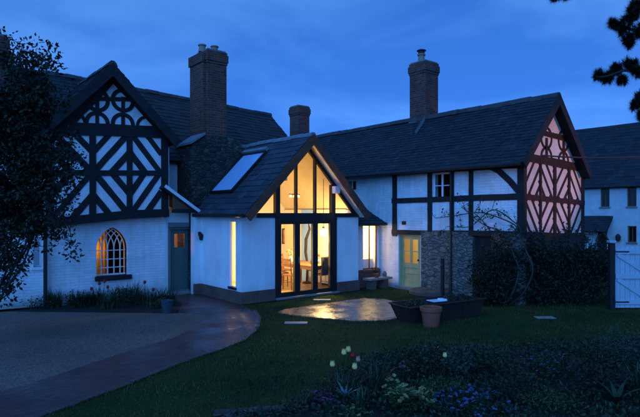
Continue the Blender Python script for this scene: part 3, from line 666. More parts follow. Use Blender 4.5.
for i, (x0, x1, ya, yb) in enumerate(P4):
    m0, m1 = 197 + (x0-525)*.1, 197 + (x1-525)*.1
    diag(hb, G, NY, [(x0, ya), (x1, yb), (x1, m1), (x0, m0)], '/\\/\\'[i], (.12, .62, 1.12, 1.62), .085, .012)
    diag(hb, G, NY, [(x0, m0), (x1, m1), (x1, 235.5), (x0, 234)], '\\/\\/'[i], (.12, .62, 1.12, 1.62), .085, .012)
hb.build('herringbone_stud', OAKR, ct)
def quatrefoil(centres, r, fn, n, ex, w, tri, t=.018):
    """rings of curved braces, only inside the triangle tri (2D u,z)"""
    mb = MB()
    def ins(p):
        (ax, az), (bx, bz), (cx, cz) = tri
        s1 = (bx-ax)*(p[1]-az)-(bz-az)*(p[0]-ax); s2 = (cx-bx)*(p[1]-bz)-(cz-bz)*(p[0]-bx); s3 = (ax-cx)*(p[1]-cz)-(az-cz)*(p[0]-cx)
        return (s1 > 0) == (s2 > 0) == (s3 > 0) and s1*s2 > 0
    for (cx_, cz_, rr_) in centres:
        run = []
        for k in range(49):
            t_ = 2*math.pi*k/48; p = (cx_ + rr_*math.cos(t_), cz_ + rr_*math.sin(t_))
            if ins(p): run.append(fn(*p))
            if (not ins(p) or k == 48) and run:
                if len(run) > 2: mb.strip(run, n, w, -.02, t)
                run = []
    return mb
zt_ = G(553, 161).z; tri = [(GX+.2, zt_), (CXR-.1, zt_), (AX, CAZ-.45)]
pj = lambda u, z: V((u, GY, z))
ctr = []
for px, py in ((546.2, 158), (563.2, 162), (546.2, 138), (563.2, 141)): 
    q = G(px, py); ctr.append((q.x, q.z, .29))
quatrefoil(ctr, .29, pj, NY, EX, .075, tri).build('curved_brace', OAKR, ct)
# front frame
def cbeam(name, p, q, w, th=None): return MB().log(C(*p), C(*q), NX, w, -.02, th or T()).build(name, OAK, ct)
cbeam('wall_plate', (336, 176.2), (522, 164.5), .18)
cbeam('post', (395, 174), (395, 236), .2); cbeam('post', (430.2, 172), (430.2, 232), .17); cbeam('post', (453, 170), (453, 231), .09); cbeam('post', (471.3, 168), (471.3, 233), .15)
cbeam('corner_post', (521, 162), (521, 235), .2); cbeam('mid_rail', (392, 201), (522, 196.5), .17); cbeam('sill_beam', (392, 232), (524, 234), .15)
gq = [C(488, 165), C(499, 171), C(510, 181), C(521, 194)]
MB().strip(gq, NX, .17, -.02, .02).build('curved_brace', OAK, ct)
casement(ct, (GX,0,0), EY, NX, *win, 2, 2, WHT, depth=.03, fw=.055, bw=.03, glass=GLW)
casement(ct, (GX,0,0), EY, NX, *swin, 2, 1, WHT, depth=.05, fw=.045, glass=GLW)
p = C(404, 223); MB().beam(p + V((0,-.09,0)), p + V((0,.09,0)), NX, .12, 0, .012).build('air_vent', IRON, ct)
# door with two tall glazed lights
frame_rect(MB(), (GX,0,0), EY, NX, door[0], door[1], door[2]-.08, door[3], .07, -.14, -.04).build('door_frame', SAGE, ct)
d0, d1, dz, dt = door[0]+.072, door[1]-.072, door[2]+.02, door[3]-.075
pd = lambda u, z: V((GX, u, z)); dd = MB(); mid = (d0+d1)/2; st = .10; zr = dz + (dt-dz)*.42; zm = dz + (dt-dz)*.70
dd.beam(pd(d0+st/2, dz), pd(d0+st/2, dt), NX, st, -.12, -.08); dd.beam(pd(d1-st/2, dz), pd(d1-st/2, dt), NX, st, -.12, -.08)
dd.beam(pd(mid, zr), pd(mid, dt), NX, .09, -.119, -.081)
for z, hh in ((dz+.09, .18), (zr, .16), (dt-.05, .1)): dd.beam(pd(d0+st, z), pd(d1-st, z), NX, hh, -.118, -.082)
dd.beam(pd(d0+st, zm), pd(d1-st, zm), NX, .03, -.117, -.083)
dd.box((GX+.098, d0+st, dz+.1), (GX+.11, d1-st, zr))
dd.beam(pd(d0+st+.05, dz+.42), pd(d1-st-.05, dz+.42), NX, .03, -.1, -.085)
do = dd.build('door', SAGE, ct)
MB().add([(GX+.1, d0+.05, zr), (GX+.1, d1-.05, zr), (GX+.1, d1-.05, dt-.05), (GX+.1, d0+.05, dt-.05)], [(0,1,2,3)]).build('door_glass', m_glass('frosted_door_glass', (.9, .88, .78)), do)
MB().lathe((GX+.05, d0+.07, dz+.85), [(.02, 0), (.03, .02), (.03, .04), (.01, .06)], 10).build('handle', IRON, do)
MB().box((GX-.14, door[0]-.05, 0), (GX+.14, door[1]+.05, .1)).build('doorstep', STEP, ct, bevel=.01)
# shed door
sd = MB(); k = 6
for i in range(k):
    a = shed[0]+.02 + (shed[1]-shed[0]-.04)*i/k; b = shed[0]+.02 + (shed[1]-shed[0]-.04)*(i+.95)/k; sd.box((GX+.10, a, .03), (GX+.14, b, shed[3]-.03))
so_ = sd.build('plank_door', OAK, ct); MB().box((GX+.085, shed[0]+.04, .3), (GX+.098, shed[1]-.04, .4)).build('ledge', OAK, so_)
# downpipe
p = C(452.6, 232); MB().tube([V((GX-.09, p.y, CEZ-.1)), V((GX-.09, p.y, 2.0)), V((GX-.09, p.y, .05))], .038, 8).build('downpipe', IRON, ct)
# hall behind the glazed door: partition walls keep the light in
hp = MB(); hp.box((GX+1.9, 10.6, .08), (GX+2.0, CRB-.1, 2.42)); hp.box((GX+.26, 10.5, .08), (GX+2.0, 10.6, 2.42)); hp.build('partition', CRM, ct)
hl = thing('hall_lamp', 'glowing hall lamp behind the glazed sage cottage door', 'lamp', (14.4, 12.0, 1.95))
MB().lathe((14.4, 12.0, 1.95), [(.05,0),(.13,.05),(.13,.12),(.03,.18)], 16).build('shade', emis('hall_shade', (1,.75,.35), 8), hl); MB().tube([(14.4,12.0,2.12),(14.4,12.0,2.42)], .008, 6).build('flex', FRM, hl)
lamp('hall_light', (14.3, 12.0, 1.85), 60, (1, .70, .30), .12, hl)
# chimneys
zr_ = CAZ - .55
c1 = chimney(ct, 15.12, 12.72, .72, .72, zr_-.3, 7.86); pot(c1, 15.08, 12.8, 7.9, .13, .34, cowl=True)
mb = MB(); mb.beam(V((AX-.62, 12.33, CAZ-.62)), V((AX-.1, 12.33, CAZ-.05)), NY, .16, 0, .012); mb.beam(V((AX-.12, 12.3, CAZ-.66+.52)), V((AX-.12, 13.1, CAZ-.66+.52)), NX, .2, 0, .01); mb.build('flashing', LEAD, c1)
c2 = chimney(ct, 15.05, 20.1, .66, .66, 5.0, 7.42)
# ================================================================== KITCHEN LINK with lit window
KY = 13.12
K = lambda px, py: ony(px, py, KY)
kx0, kx1 = XR+.02, GX-.04
kw = (K(363, 225).x, K(383.5, 225).x, K(372, 269).z, K(372, 225).z); kw = (max(kw[0], kx0+.03), min(kw[1], kx1-.1), kw[2], kw[3])
lk = thing('kitchen_link', 'low kitchen link with a wide lit window between garden room and cottage', 'link building', ((kx0+kx1)/2, KY, 0))
MB().wall((0,KY,0), EX, NY, (kx0, kx1), (kw[2], 2.22), [kw], .22).build('wall', WHT, lk)
MB().box((kx0, KY-.03, 0), (kx1, KY+.2, kw[2]-.002)).build('brick_wall', BRW, lk)
casement(lk, (0,KY,0), EX, NY, *kw, 2, 1, OAKB, depth=.03, fw=.035, bw=.018, sill=.08)
eA = V((kx0-.02, KY-.28, 2.16)); eB = V((GX-.02, KY-.28, 2.16)); lr, *_ = slope(lk, eA, eB, V((kx0-.02, KY+.75, 2.66)), course=.2, wd=.26)
gutter(lk, eA + V((0.02,-.05,-.03)), eB + V((-.02,-.05,-.03)))
kb = MB(); kb.box((kx0, 15.2, .0), (GX-.01, 15.3, 2.3)); kb.box((kx0, KY+.23, 2.2), (GX-.01, 15.2, 2.28)); kb.box((kx0, KY+.22, 0), (GX-.01, 15.2, .08)); kb.build('kitchen_shell', CRM, lk)
MB().box((kx0+.02, KY+.26, .08), (kx1-.06, KY+.75, .92)).build('worktop', WHT, lk)
p = ond(371, 254, 18.3)
tl = thing('table_lamp', 'white shaded lamp glowing on the kitchen worktop behind the window', 'lamp', (12.72, KY+.48, .92))
MB().lathe((12.72, KY+.48, .92), [(.07,0),(.07,.02),(.02,.04),(.025,.2)], 14).build('base', WHT, tl); MB().lathe((12.72, KY+.48, 1.08), [(.15,0),(.09,.2)], 18).build('lamp_shade', emis('lit_shade', (1,.78,.42), 10), tl)
lamp('kitchen_light', (12.6, 14.1, 2.0), 150, (1, .68, .27), .12, tl)
MB().tube([(12.35, KY+.62, .95), (12.75, KY+.7, 2.15)], .045, 7).build('brace_post', OAKB, lk)
# ================================================================== LEFT HOUSE
LY, UY, LXR = 15.6, 15.44, 6.66
L = lambda px, py: ony(px, py, LY); U = lambda px, py: ony(px, py, UY)
LXL = L(46.5, 250).x
lh = thing('timber_framed_house', 'old house with black and white timbered gable over whitewashed brick and a tall chimney', 'house', ((LXL+LXR)/2, LY, 0))
jz = 2.36
wx0, wx1 = L(96.3, 250).x, L(127.6, 250).x; wz0, wzs, wza = L(112, 275.5).z, L(112, 249).z, L(112, 227.3).z
mb = MB().wall((0,LY,0), EX, NY, (LXL, LXR), (0, jz), [(wx0, wx1, wz0, wza)], .35)
hw = (wx1-wx0)/2; wc = (wx0+wx1)/2; hh = wza-wzs; RA = (hh*hh+hw*hw)/(2*hw)
def arch(k, r=None):      # right-hand half from spring to apex, k 0..1
    th = math.asin(min(1, hh/RA))*k; return (wx1 - RA + RA*math.cos(th), wzs + RA*math.sin(th))
N_ = 10; pr = [arch(i/N_) for i in range(N_+1)]; plf = [(2*wc-x, z) for x, z in pr]
for pts, xe in ((pr, wx1), (plf, wx0)):     # spandrels above the arch
    for i in range(N_):
        (xa, za), (xb, zb) = pts[i], pts[i+1]
        mb.prism([(xa, LY, za), (xb, LY, zb), (xb, LY, wza), (xa, LY, wza)], (0,.35,0))
mb.box((LXL+.002, LY+.36, 0), (LXL+.3, LY+2.6, 4.3)); mb.box((LXR-.3, LY+.36, 0), (LXR-.002, LY+2.6, 4.3))
mb.build('wall', WB, lh)
# tracery
aw = MB(); pt3 = lambda x, z: V((x, LY, z))
outline = [(wx0, wz0), (wx0, wzs)] + plf[1:] + pr[::-1][1:] + [(wx1, wz0)]
inner = []
for x, z in outline: inner.append(pt3(wc + (x-wc)*.965, max(z, wz0)))
af = MB(); af.strip(inner, NY, .03, -.16, -.10); aw.beam(pt3(wx0+.03, wz0+.03), pt3(wx1-.03, wz0+.03), NY, .03, -.16, -.101)
def inarch(x, z): 
    if z <= wzs: return wx0 < x < wx1
    return math.hypot(x-(wx1-RA), z-wzs) < RA-.01 and math.hypot(x-(wx0+RA), z-wzs) < RA-.01
mull = [wx0 + 2*hw*i/5 for i in range(1, 5)]
for i, x in enumerate(mull):
    aw.beam(pt3(x, wz0+.05), pt3(x, wzs), NY, .022, -.15, -.105)
    for sgn in (1, -1):
        run = []
        for k in range(24):
            th = k/23*1.5; px_, pz_ = x + sgn*(RA - RA*math.cos(th))*-1*-1, wzs + RA*math.sin(th)
            if not inarch(px_, pz_): break
            run.append(pt3(px_, pz_))
        if len(run) > 2: aw.strip(run, NY, .02, -.148, -.107 - .002*(sgn > 0))
for py in (250.5, 259.3, 267.6): z = L(112, py).z; aw.beam(pt3(wx0+.03, z), pt3(wx1-.03, z), NY, .02, -.149, -.106)
wo = aw.build('arched_window', WHT, lh); af.build('window_frame', OAK, wo)
MB().add([pt3(*p) + V((0,.14,0)) for p in outline], [tuple(range(len(outline)))]).build('window_pane', GLW, wo)
s0, s1 = L(94.8, 276).x, L(131.2, 276).x; MB().box((s0, LY-.09, wz0-.13), (s1, LY+.1, wz0)).build('sill', OAK, wo, bevel=.01)
# arched brick surround in slight relief
sur = [pt3(wc + (x-wc)*1.07, z + (.05 if z > wzs else 0)) for x, z in outline]; 
# curtain, room and lamp behind
cu = MB(); m = 30
for i in range(m):
    x0 = wx0+.06 + .36*i/m; x1 = wx0+.06 + .36*(i+1)/m; f = lambda q: LY+.42+.03*math.sin(q*70)
    cu.add([(x0, f(x0), wz0-.02), (x1, f(x1), wz0-.02), (x1, f(x1), wza+.05), (x0, f(x0), wza+.05)], [(0,1,2,3)])
tcu = NT('orange_curtain_cloth'); tcu.base((.70, .42, .14)); tcu.rough(.9); tl_ = tcu.new('ShaderNodeBsdfTranslucent'); tl_.inputs[0].default_value = (.85, .52, .17, 1); ms = tcu.new('ShaderNodeMixShader'); ms.inputs[0].default_value = .6
tcu.link(tcu.b.outputs[0], ms.inputs[1]); tcu.link(tl_.outputs[0], ms.inputs[2]); tcu.link(ms.outputs[0], tcu.n['Material Output'].inputs[0])
solo('curtain', cu, tcu.m, 'orange curtain drawn to the left inside the arched window', 'curtain', fixn=False)
rm = MB(); rm.box((LXL+.31, LY+2.5, 0), (LXR-.31, LY+2.6, jz)); rm.box((LXL+.31, LY+.36, jz-.1), (LXR-.31, LY+2.49, jz-.02)); rm.box((LXL+.302, LY+.36, .0), (LXL+.33, LY+2.49, jz-.1)); rm.box((LXR-.33, LY+.36, .0), (LXR-.302, LY+2.49, jz-.1)); rm.box((LXL+.34, LY+.36, 0), (LXR-.34, LY+2.49, .05)); rm.build('darkened_room_lining', OAK, lh)  # near-black lining paints in the darkness of the unlit room
fl_ = thing('unseen_floor_lamp', 'dim floor lamp behind the orange curtain in the arched window', 'lamp', (wx0+.15, LY+1.0, 0))
MB().lathe((wx0+.15, LY+1.0, 0), [(.14,0),(.14,.03),(.015,.05),(.015,1.3)], 14).build('stand', OAKB, fl_); MB().lathe((wx0+.15, LY+1.0, 1.28), [(.18,0),(.1,.25)], 18).build('lamp_shade', emis('dim_shade', (1,.5,.15), 3), fl_)
lamp('unseen_lamp_light', (wx0+.12, LY+.75, 1.5), 8, (1, .60, .20), .1, fl_)
# jetty and upper gable
gpx0 = 46.5
LA = V((U(112.5, 70).x, UY, 0)); AZL = 6.45
apx_px = (112.6, 66)
up_ = MB(); ul = U(47, 150); ur = U(167, 148)
up_.prism([(LXL, UY, jz+.02), (LXR, UY, jz+.02), (LXR, UY, ur.z), (LA.x, UY, U(112.6, 72).z), (LXL, UY, ul.z)], (0,.3,0)); up_.build('gable_wall', WP, lh)
def ub(name, p, q, w, th=None): return MB().log(U(*p), U(*q), NY, w, -.02, th or T()).build(name, OAK, lh)
jb = [U(44, 222.5), U(66, 221), U(86, 219), U(128, 214.5), U(168.5, 212.8)]
MB().strip(jb, NY, .24, -.1, .05).build('jetty_beam', OAK, lh)
ub('mid_rail', (46, 172.8), (166, 173), .15); ub('tie_beam', (44, 127.5), (170, 132.5), .33, .045)
ub('corner_post', (164.6, 134), (164.6, 214), .21); ub('corner_post', (50, 130), (50, 222), .2)
ub('post', (92.6, 133), (92.6, 219), .17); ub('centre_post', (129.4, 134), (129.4, 215), .16)
hb = MB()
xs_ = [53, 92.6, 129.4, 161]; top = lambda x: 133.5 + (x-53)*.03; bot = lambda x: 220 - (x-53)*.06
for i, (du, dl_) in enumerate((('\\', '/'), ('/', '\\'), ('\\', '/'))):
    a, b = xs_[i] + (2.6 if i else 0), xs_[i+1] - 2.4
    cs = (.42, .98, 1.55)
    diag(hb, U, NY, [(a, top(a)), (b, top(b)), (b, 171), (a, 171)], du, cs, .17, .014)
    diag(hb, U, NY, [(a, 175), (b, 175), (b, bot(b)-2), (a, bot(a)-2)], dl_, cs if True else (.45, 1.0, 1.5), .17, .014)
hb.build('herringbone_stud', OAK, lh)
ub('collar_beam', (88, 98.5), (132, 99.6), .11)
for px in (97.2, 122.9): ub('upper_post', (px, 97), (px, 125), .10)
pjL = lambda u, z: V((u, UY, z))
q0, q1, q2 = U(66, 126), U(156, 131), U(112.6, 76); triL = [(q0.x, q0.z), (q1.x, q1.z), (q2.x, q2.z)]
ctr = []
for px, py in ((97.2, 123.5), (122.9, 124.5), (97.2, 100), (122.9, 100.5)): 
    q = U(px, py); ctr.append((q.x, q.z, .285))
qf = quatrefoil(ctr, .285, pjL, NY, EX, .11, triL); 
for px, py in ((72, 123), (147, 127)): q = U(px, py); qf.v += []; 
qf2 = quatrefoil([(U(74,123).x, U(74,123).z, .285), (U(147,127).x, U(147,127).z, .285)], .285, pjL, NY, EX, .09, triL, .0165)
qf.add(qf2.v, qf2.f); qf.build('curved_brace', OAK, lh)
ub('rafter', (56, 134), (112.6, 75), .34, .04); ub('rafter', (169, 136), (112.6, 75), .34, .042)
# roof of the gable
yo = UY-.36; ap = ony(112.8, 63.5, yo); er = ony(181, 142, yo); el = V((2*ap.x-er.x, yo, er.z - .12)); ybk = 18.4
a1, *_ = slope(lh, el, V((el.x, ybk, el.z)), ap, course=.2, wd=.24, label='left slope of the gable roof')
a2, *_ = slope(lh, er, V((er.x, ybk, er.z)), ap, course=.2, wd=.24)
ridge(a1, ap + V((0,0,.02)), V((ap.x, ybk, ap.z+.02)), .13); barge(lh, el, ap, NY, .26, .05); barge(lh, er, ap, NY, .26, .05)
# gable downpipe
p = L(45, 250); MB().tube([V((LXL-.05, LY-.10, 2.3)), V((LXL-.05, LY-.10, 1.2)), V((LXL-.05, LY-.10, .03))], .05, 8).build('downpipe', IRON, lh)
# left wing: white wall, small window, roof
WY = 15.95
lw = (ony(33.5, 250, WY).x, ony(42, 250, WY).x, ony(38, 267, WY).z, ony(38, 237, WY).z)
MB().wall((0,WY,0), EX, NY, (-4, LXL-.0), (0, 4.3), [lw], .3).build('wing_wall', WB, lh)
casement(lh, (0,WY,0), EX, NY, *lw, 1, 2, WHT, depth=.10, fw=.04, glass=GLD, sill=.06)
MB().box((-4, WY-.06, 2.4), (LXL-.02, WY-.002, 2.64)).build('wing_beam', OAK, lh)
for x in (-1.2, .2, 1.5): MB().box((x, WY-.04, 2.642), (x+.17, WY-.001, 4.2)).build('wing_post', OAK, lh)
wr, *_ = slope(lh, V((-4, WY-.4, 4.25)), V((4.6, WY-.4, 4.25)), V((-4, 18.4, 6.85)), course=.2, wd=.26)
ridge(wr, V((-4, 18.4, 6.87)), V((4.7, 18.4, 6.87)), .13)
cw = ond(-4.5, 60, 15.6); cwo = chimney(lh, cw.x, cw.y, .55, .55, 5.4, 7.6)
# main range behind: ridge turned 9 degrees from the gables
hdg = math.radians(49); rd = R*math.cos(hdg) + F*math.sin(hdg); rn = R*math.sin(hdg) - F*math.cos(hdg)    # along the ridge / towards the viewer
E0 = R*(-2.23) + F*24.0; E0.z = 6.88; kL = 9.0
eaf = E0 + rn*2.75; eaf.z = 4.15
mr, *_ = slope(lh, eaf - rd*kL, eaf, E0 - rd*kL, course=.2, wd=.26, mat=SL2, label='long main roof behind the gable')
mb_ = E0 - rn*2.75; mb_.z = 4.15
slope(lh, mb_ - rd*kL, mb_, E0 - rd*kL, course=.4, wd=.5, mat=SL2, label='far slope of the main roof')
ridge(mr, E0 - rd*kL + Z*.02, E0 + Z*.02, .13)
q1 = E0 + rn*2.5; q2 = E0 - rn*2.5; mwall = MB()
f = lambda p, z: V((p.x, p.y, z))
kW = (q1.x - (LXR+.02))/rd.x; mwall.prism([f(q1 - rd*kW, 0), f(q1 - rd*.1, 0), f(q1 - rd*.1, 4.15), f(q1 - rd*kW, 4.15)], -rn*.3)
mwall.prism([f(q1-rn*.31-rd*.1, 0), f(q2-rd*.1, 0), f(q2-rd*.1, 4.25), f(E0-rd*.1, 6.7), f(q1-rn*.31-rd*.1, 4.4)], -rd*.3); mwall.build('main_wall', WR, lh)
# great chimney on its stone base
sc0 = R*(-3.62) + F*17.7
cz = 4.98
bs = MB(); x0, x1, y0, y1 = sc0.x-.95, sc0.x+.95, sc0.y-.62, sc0.y+.75
bs.box((x0, y0, 2.75), (x1, y1, cz-.35)); bs.box((x0+.01, y0+.01, 0), (XL-.06, y1-.01, 2.75)); bs.add([(x0,y0,cz-.35),(x1,y0,cz-.35),(x1,y1,cz-.35),(x0,y1,cz-.35),(sc0.x-.52,y0+.1,cz),(sc0.x+.52,y0+.1,cz),(sc0.x+.52,y1-.1,cz),(sc0.x-.52,y1-.1,cz)], [(0,1,5,4),(1,2,6,5),(2,3,7,6),(3,0,4,7),(4,5,6,7)])
bs.build('chimney_base', STD, lh, bevel=.02)
MB().prism([(x0-.05,y0-.05,cz-.36),(sc0.x-.5,y0-.05,cz-.02),(sc0.x-.5,y0-.05,cz+.05),(x0-.05,y0-.05,cz-.29)], (0,1.0,0)).build('weathering', LEAD, lh)
cb_ = chimney(lh, sc0.x+.05, sc0.y, .70, .80, cz-.02, 7.74, label='tall brick chimney with two clay pots')
mb = MB().box((sc0.x-.42, sc0.y-.30, cz-.02), (sc0.x-.281, sc0.y+.62, 7.34)); mb.box((sc0.x-.46, sc0.y-.34, 7.34), (sc0.x-.352, sc0.y+.66, 7.66)); mb.build('flue_shaft', BR, cb_, bevel=.012)
pot(cb_, sc0.x-.22, sc0.y+.12, 7.78, .12, .24); pot(cb_, sc0.x+.14, sc0.y-.05, 7.78, .12, .22)
# porch with the grey-green door
PY = 15.62
D = lambda px, py: ony(px, py, PY)
dx0, dx1, dtp = D(168, 260).x, D(194.3, 260).x, D(181, 227).z
pw = MB().wall((0,PY,0), EX, NY, (LXR+.002, 7.368), (0, 2.5), [(dx0+.002, dx1, 0.1, dtp)], .25); pw.build('porch_wall', WR, lh)
frame_rect(MB(), (0,PY,0), EX, NY, dx0+.004, dx1-.002, .06, dtp-.002, .065, -.13, .03).build('door_frame', GREY, lh)
MB().box((dx0-.0, PY-.10, dtp+.0), (7.36, PY-.002, dtp+.14)).build('door_lintel', GREY, lh, bevel=.006)
v0, v1 = D(175.2, 240).x, D(185.2, 240).x; vz0, vz1 = D(180, 247.3).z, D(180, 233.8).z; dtz = dtp-.07
dm = MB().wall((0,PY+.06,0), EX, NY, (dx0+.07, dx1-.068), (.12, dtz), [(v0, v1, vz0, vz1)], .045)
for i in range(1, 5):
    x = dx0+.07 + (dx1-dx0-.138)*i/5; 
    dm.box((x-.006, PY+.052, .13), (x+.006, PY+.0605, min(vz0, dtz)-.03)) if True else None
do = dm.build('door', GRN, lh)
tor = NT('amber_glass'); tor.base((.55, .25, .08)); tor.rough(.3); tor.b.inputs['Emission Color'].default_value = (1, .42, .10, 1); tor.b.inputs['Emission Strength'].default_value = 0.0
MB().add([(v0, PY+.085, vz0), (v1, PY+.085, vz0), (v1, PY+.085, vz1), (v0, PY+.085, vz1)], [(0,1,2,3)]).build('door_glass', m_glass('amber_door_glass', (1, .62, .3)), do)
MB().lathe((dx1-.14, PY+.02, 1.0), [(.02,0),(.03,.02),(.02,.05)], 10).build('handle', IRON, do)
MB().box((dx0-.0, PY-.16, 0), (7.36, PY+.1, .09)).build('doorstep', STEP, lh, bevel=.01)
MB().box((dx0-.3, PY+.9, 0), (7.6, PY+.98, 2.5)).build('lobby_wall', CRM, lh)
lb = thing('lobby_lamp', 'small amber lobby lamp behind the pane of the grey green door', 'lamp', (7.0, PY+.6, 1.9)); MB().lathe((7.0, PY+.6, 1.9), [(.04,0),(.08,.04),(.08,.1),(.02,.14)], 12).build('shade', emis('amber_shade', (1,.5,.15), 2), lb); lamp('lobby_light', (6.95, PY+.55, 1.8), 5, (1, .5, .16), .06, lb)
MB().tube([(7.0, PY+.6, 2.02), (7.0, PY+.6, 2.5)], .006, 6).build('flex', FRM, lb)
# porch roof: white verge, brown boarded infill
py_ = 15.12; b0 = ony(165, 185.2, py_); b1 = ony(199.5, 210.8, py_)
pr_, *_ = slope(lh, b1, V((b1.x, 16.4, b1.z)), b0, course=.2, wd=.26)
MB().beam(b0 + V((0,-.01,-.02)), b1 + V((0,-.01,-.02)), NY, .09, -.02, .02).build('porch_verge', WHT, lh)
MB().prism([(LXR+.005, py_+.06, 2.62), (b1.x-.14, py_+.06, 2.62), (LXR+.005, py_+.06, b0.z-.16)], (0,.03,0)).build('porch_infill', OAKB, lh)
MB().box((LXR+.004, py_+.04, 2.5), (7.42, py_+.14, 2.618)).build('porch_beam', OAK, lh)
# ================================================================== FAR HOUSE (right)
hx = 37.7; H = lambda px, py: onx(px, py, hx)
fh = thing('far_white_house', 'distant white house with dark roof and small canopy over its door', 'house', (hx, 15, 0))
hy = lambda px0, py0, px1, py1: (H(px1, py0).y, H(px0, py0).y, H((px0+px1)/2, py1).z, H((px0+px1)/2, py0).z)
w1, w2 = hy(600.5, 188.5, 609.5, 207), hy(627, 187, 636.5, 206.5); dA, dB = hy(597, 232, 607, 252), hy(627.5, 226, 636.5, 242.5); w4 = hy(655, 186, 664, 206)
dA = (dA[0], dA[1], .0, dA[3])
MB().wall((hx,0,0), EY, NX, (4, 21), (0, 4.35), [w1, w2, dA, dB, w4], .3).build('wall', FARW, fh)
for w_ in (w1, w2, dB, w4): casement(fh, (hx,0,0), EY, NX, *w_, 2, 1, OAKB, depth=.10, fw=.07, sill=.1, sillmat=STEP, glass=GLD)
MB().box((hx+.15, dA[0], 0), (hx+.2, dA[1], dA[3])).build('door', OAK, fh)
bk = MB().box((hx+.5, 4.2, 0), (hx+.6, 20.8, 4.3)); bk.build('interior_wall', OAK, fh)
el_ = V((hx-.35, 3.5, 4.22)); rz = H(610, 128); 
slope(fh, el_, V((hx-.35, 21.4, 4.22)), V((hx+3.4, 3.5, 8.85)), course=.3, wd=.36)
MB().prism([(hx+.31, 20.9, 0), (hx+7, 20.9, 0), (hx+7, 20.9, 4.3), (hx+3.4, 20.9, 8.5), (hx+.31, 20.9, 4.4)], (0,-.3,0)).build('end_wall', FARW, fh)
cA = hy(585, 216, 613, 231); cv = V((hx-1.0, cA[0], cA[2])); 
slope(fh, cv, V((cv.x, cA[1], cv.z)), V((hx-.02, cA[0], cA[3])), course=.2, wd=.3, name='canopy_roof')
for yy in (cA[0]+.2, cA[1]-.2): MB().beam(V((hx-.9, yy, cA[2]-.05)), V((hx-.02, yy, cA[2]-.8)), NY, .1, -.05, .05).build('canopy_bracket', OAKB, fh)
q = H(619, 237.5); MB().lathe((hx-.15, q.y, q.z-.25), [(.05,0),(.14,.08),(.16,.35),(.04,.5)], 10).build('wall_lantern', IRON, fh)
# ================================================================== GROUND
ground('ground', MB().add([(-400,-400,-.012),(600,-400,-.012),(600,600,-.012),(-400,600,-.012)], [(0,1,2,3)]), m_grass_ground())
LAWN_PX = [(258, 310), (258, 317), (257, 328.6), (244, 340), (220, 350), (178, 364), (126.6, 385), (56, 411), (-40, 450)]
lawn = [gp(*p) for p in LAWN_PX] + [V((-.2, 1.0, 0)), V((12, -4, 0)), V((20, 3, 0)), V((17, 7.3, 0)), V((13.1, 7.9, 0)), V((13.15, 11.0, 0)), V((13.15, 12.95, 0)), V((12.1, 12.95, 0)), V((12.1, 12.6, 0)), V((8.0, 12.6, 0))]
ground('lawn', MB().add(lawn, [tuple(range(len(lawn)))]), bpy.data.materials['turf'])
gv = [gp(0, 393, .004), gp(61, 374, .004), gp(117, 355, .004), gp(173.5, 338, .004), gp(201.6, 324, .004), gp(207, 316, .004), gp(200, 312.5, .004), gp(178, 312.5, .004), gp(90, 311, .004), gp(0, 310, .004), gp(-180, 309, .004), gp(-160, 420, .004)]
ground('gravel_drive', MB().add(gv, [tuple(range(len(gv)))]), m_gravel())
pth = [gp(*p, .008) for p in [(-40, 450), (56, 411), (126.6, 385), (178, 364), (220, 350), (244, 340), (257, 328.6), (258, 317), (252, 311), (242, 304.5)]] + [V((7.56, 12.75, .008)), V((7.56, 15.2, .008)), V((6.66, 15.6, .008)), V((6.66, 15.3, .008))] + [gp(*p, .008) for p in [(180, 303), (178, 313), (192, 313.5), (206, 315), (201.6, 324), (173.5, 338), (117, 355), (61, 374), (0, 393), (-160, 440)]]
ground('brick_path', MB().add(pth, [tuple(range(len(pth)))]), m_pavers('brick_paving', (.15, .042, .030), (.09, .030, .025), (.035, .026, .025), .22, .11, .6, (.26, .68)))
# paver edging along the lawn
eg = MB(); ept = [gp(*p) for p in [(56, 411), (126.6, 385), (178, 364), (220, 350), (244, 340), (257, 328.6), (259, 318), (254, 311)]]
dist = 0
def along(pts, step):
    out = []; carry = 0
    for a, b in zip(pts, pts[1:]):
        Ld = (b-a).length; t = carry
        while t < Ld: out.append((a.lerp(b, t/Ld), (b-a).normalized())); t += step
        carry = t - Ld
    return out
for p, d in along(ept, .225):
    s = Z.cross(d); h = .03 + rnd.uniform(-.006, .006); eg.obox(p + Z*h/2, d*.106, s*.052, Z*(h/2))
eo = eg.build('path_edging', m_pavers('edging_brick', (.13, .06, .05), (.09, .05, .045), (.05,.04,.04), .23, .11, .3, (.25,.5)), None, bevel=.008); eo['kind'] = 'structure'
# patio
pp = [gp(*p, .03) for p in [(277, 313.5), (283, 310.5), (310, 306.5), (338, 302.5), (363, 299), (385, 300), (402, 304), (409, 311), (404, 318), (386, 321.5), (353, 322), (320, 319), (292, 316.5)]]
ground('patio', MB().prism([V((p.x,p.y,0.0)) for p in pp], (0,0,.03)), m_pavers('patio_paving', (.24, .17, .11), (.15, .11, .08), (.035, .028, .022), .30, .22, .2, (.16, .42), 2.2))
# flagstones set in the grass
for i, (px, py, a, b, lb) in enumerate([(296, 323.3, .26, .10, 'pale flagstone set in the lawn in front of the patio'), (322, 300.2, .25, .1, 'small wet flagstone below the glazed doors'), (545, 318, .22, .12, 'pale flat stone lying in the lawn on the right')]):
    c = gp(px, py); q = MB().obox(c + Z*.012, R*a, F*b, Z*.012); solo('flagstone', q, STEP, lb, 'flagstone', bevel=.008)
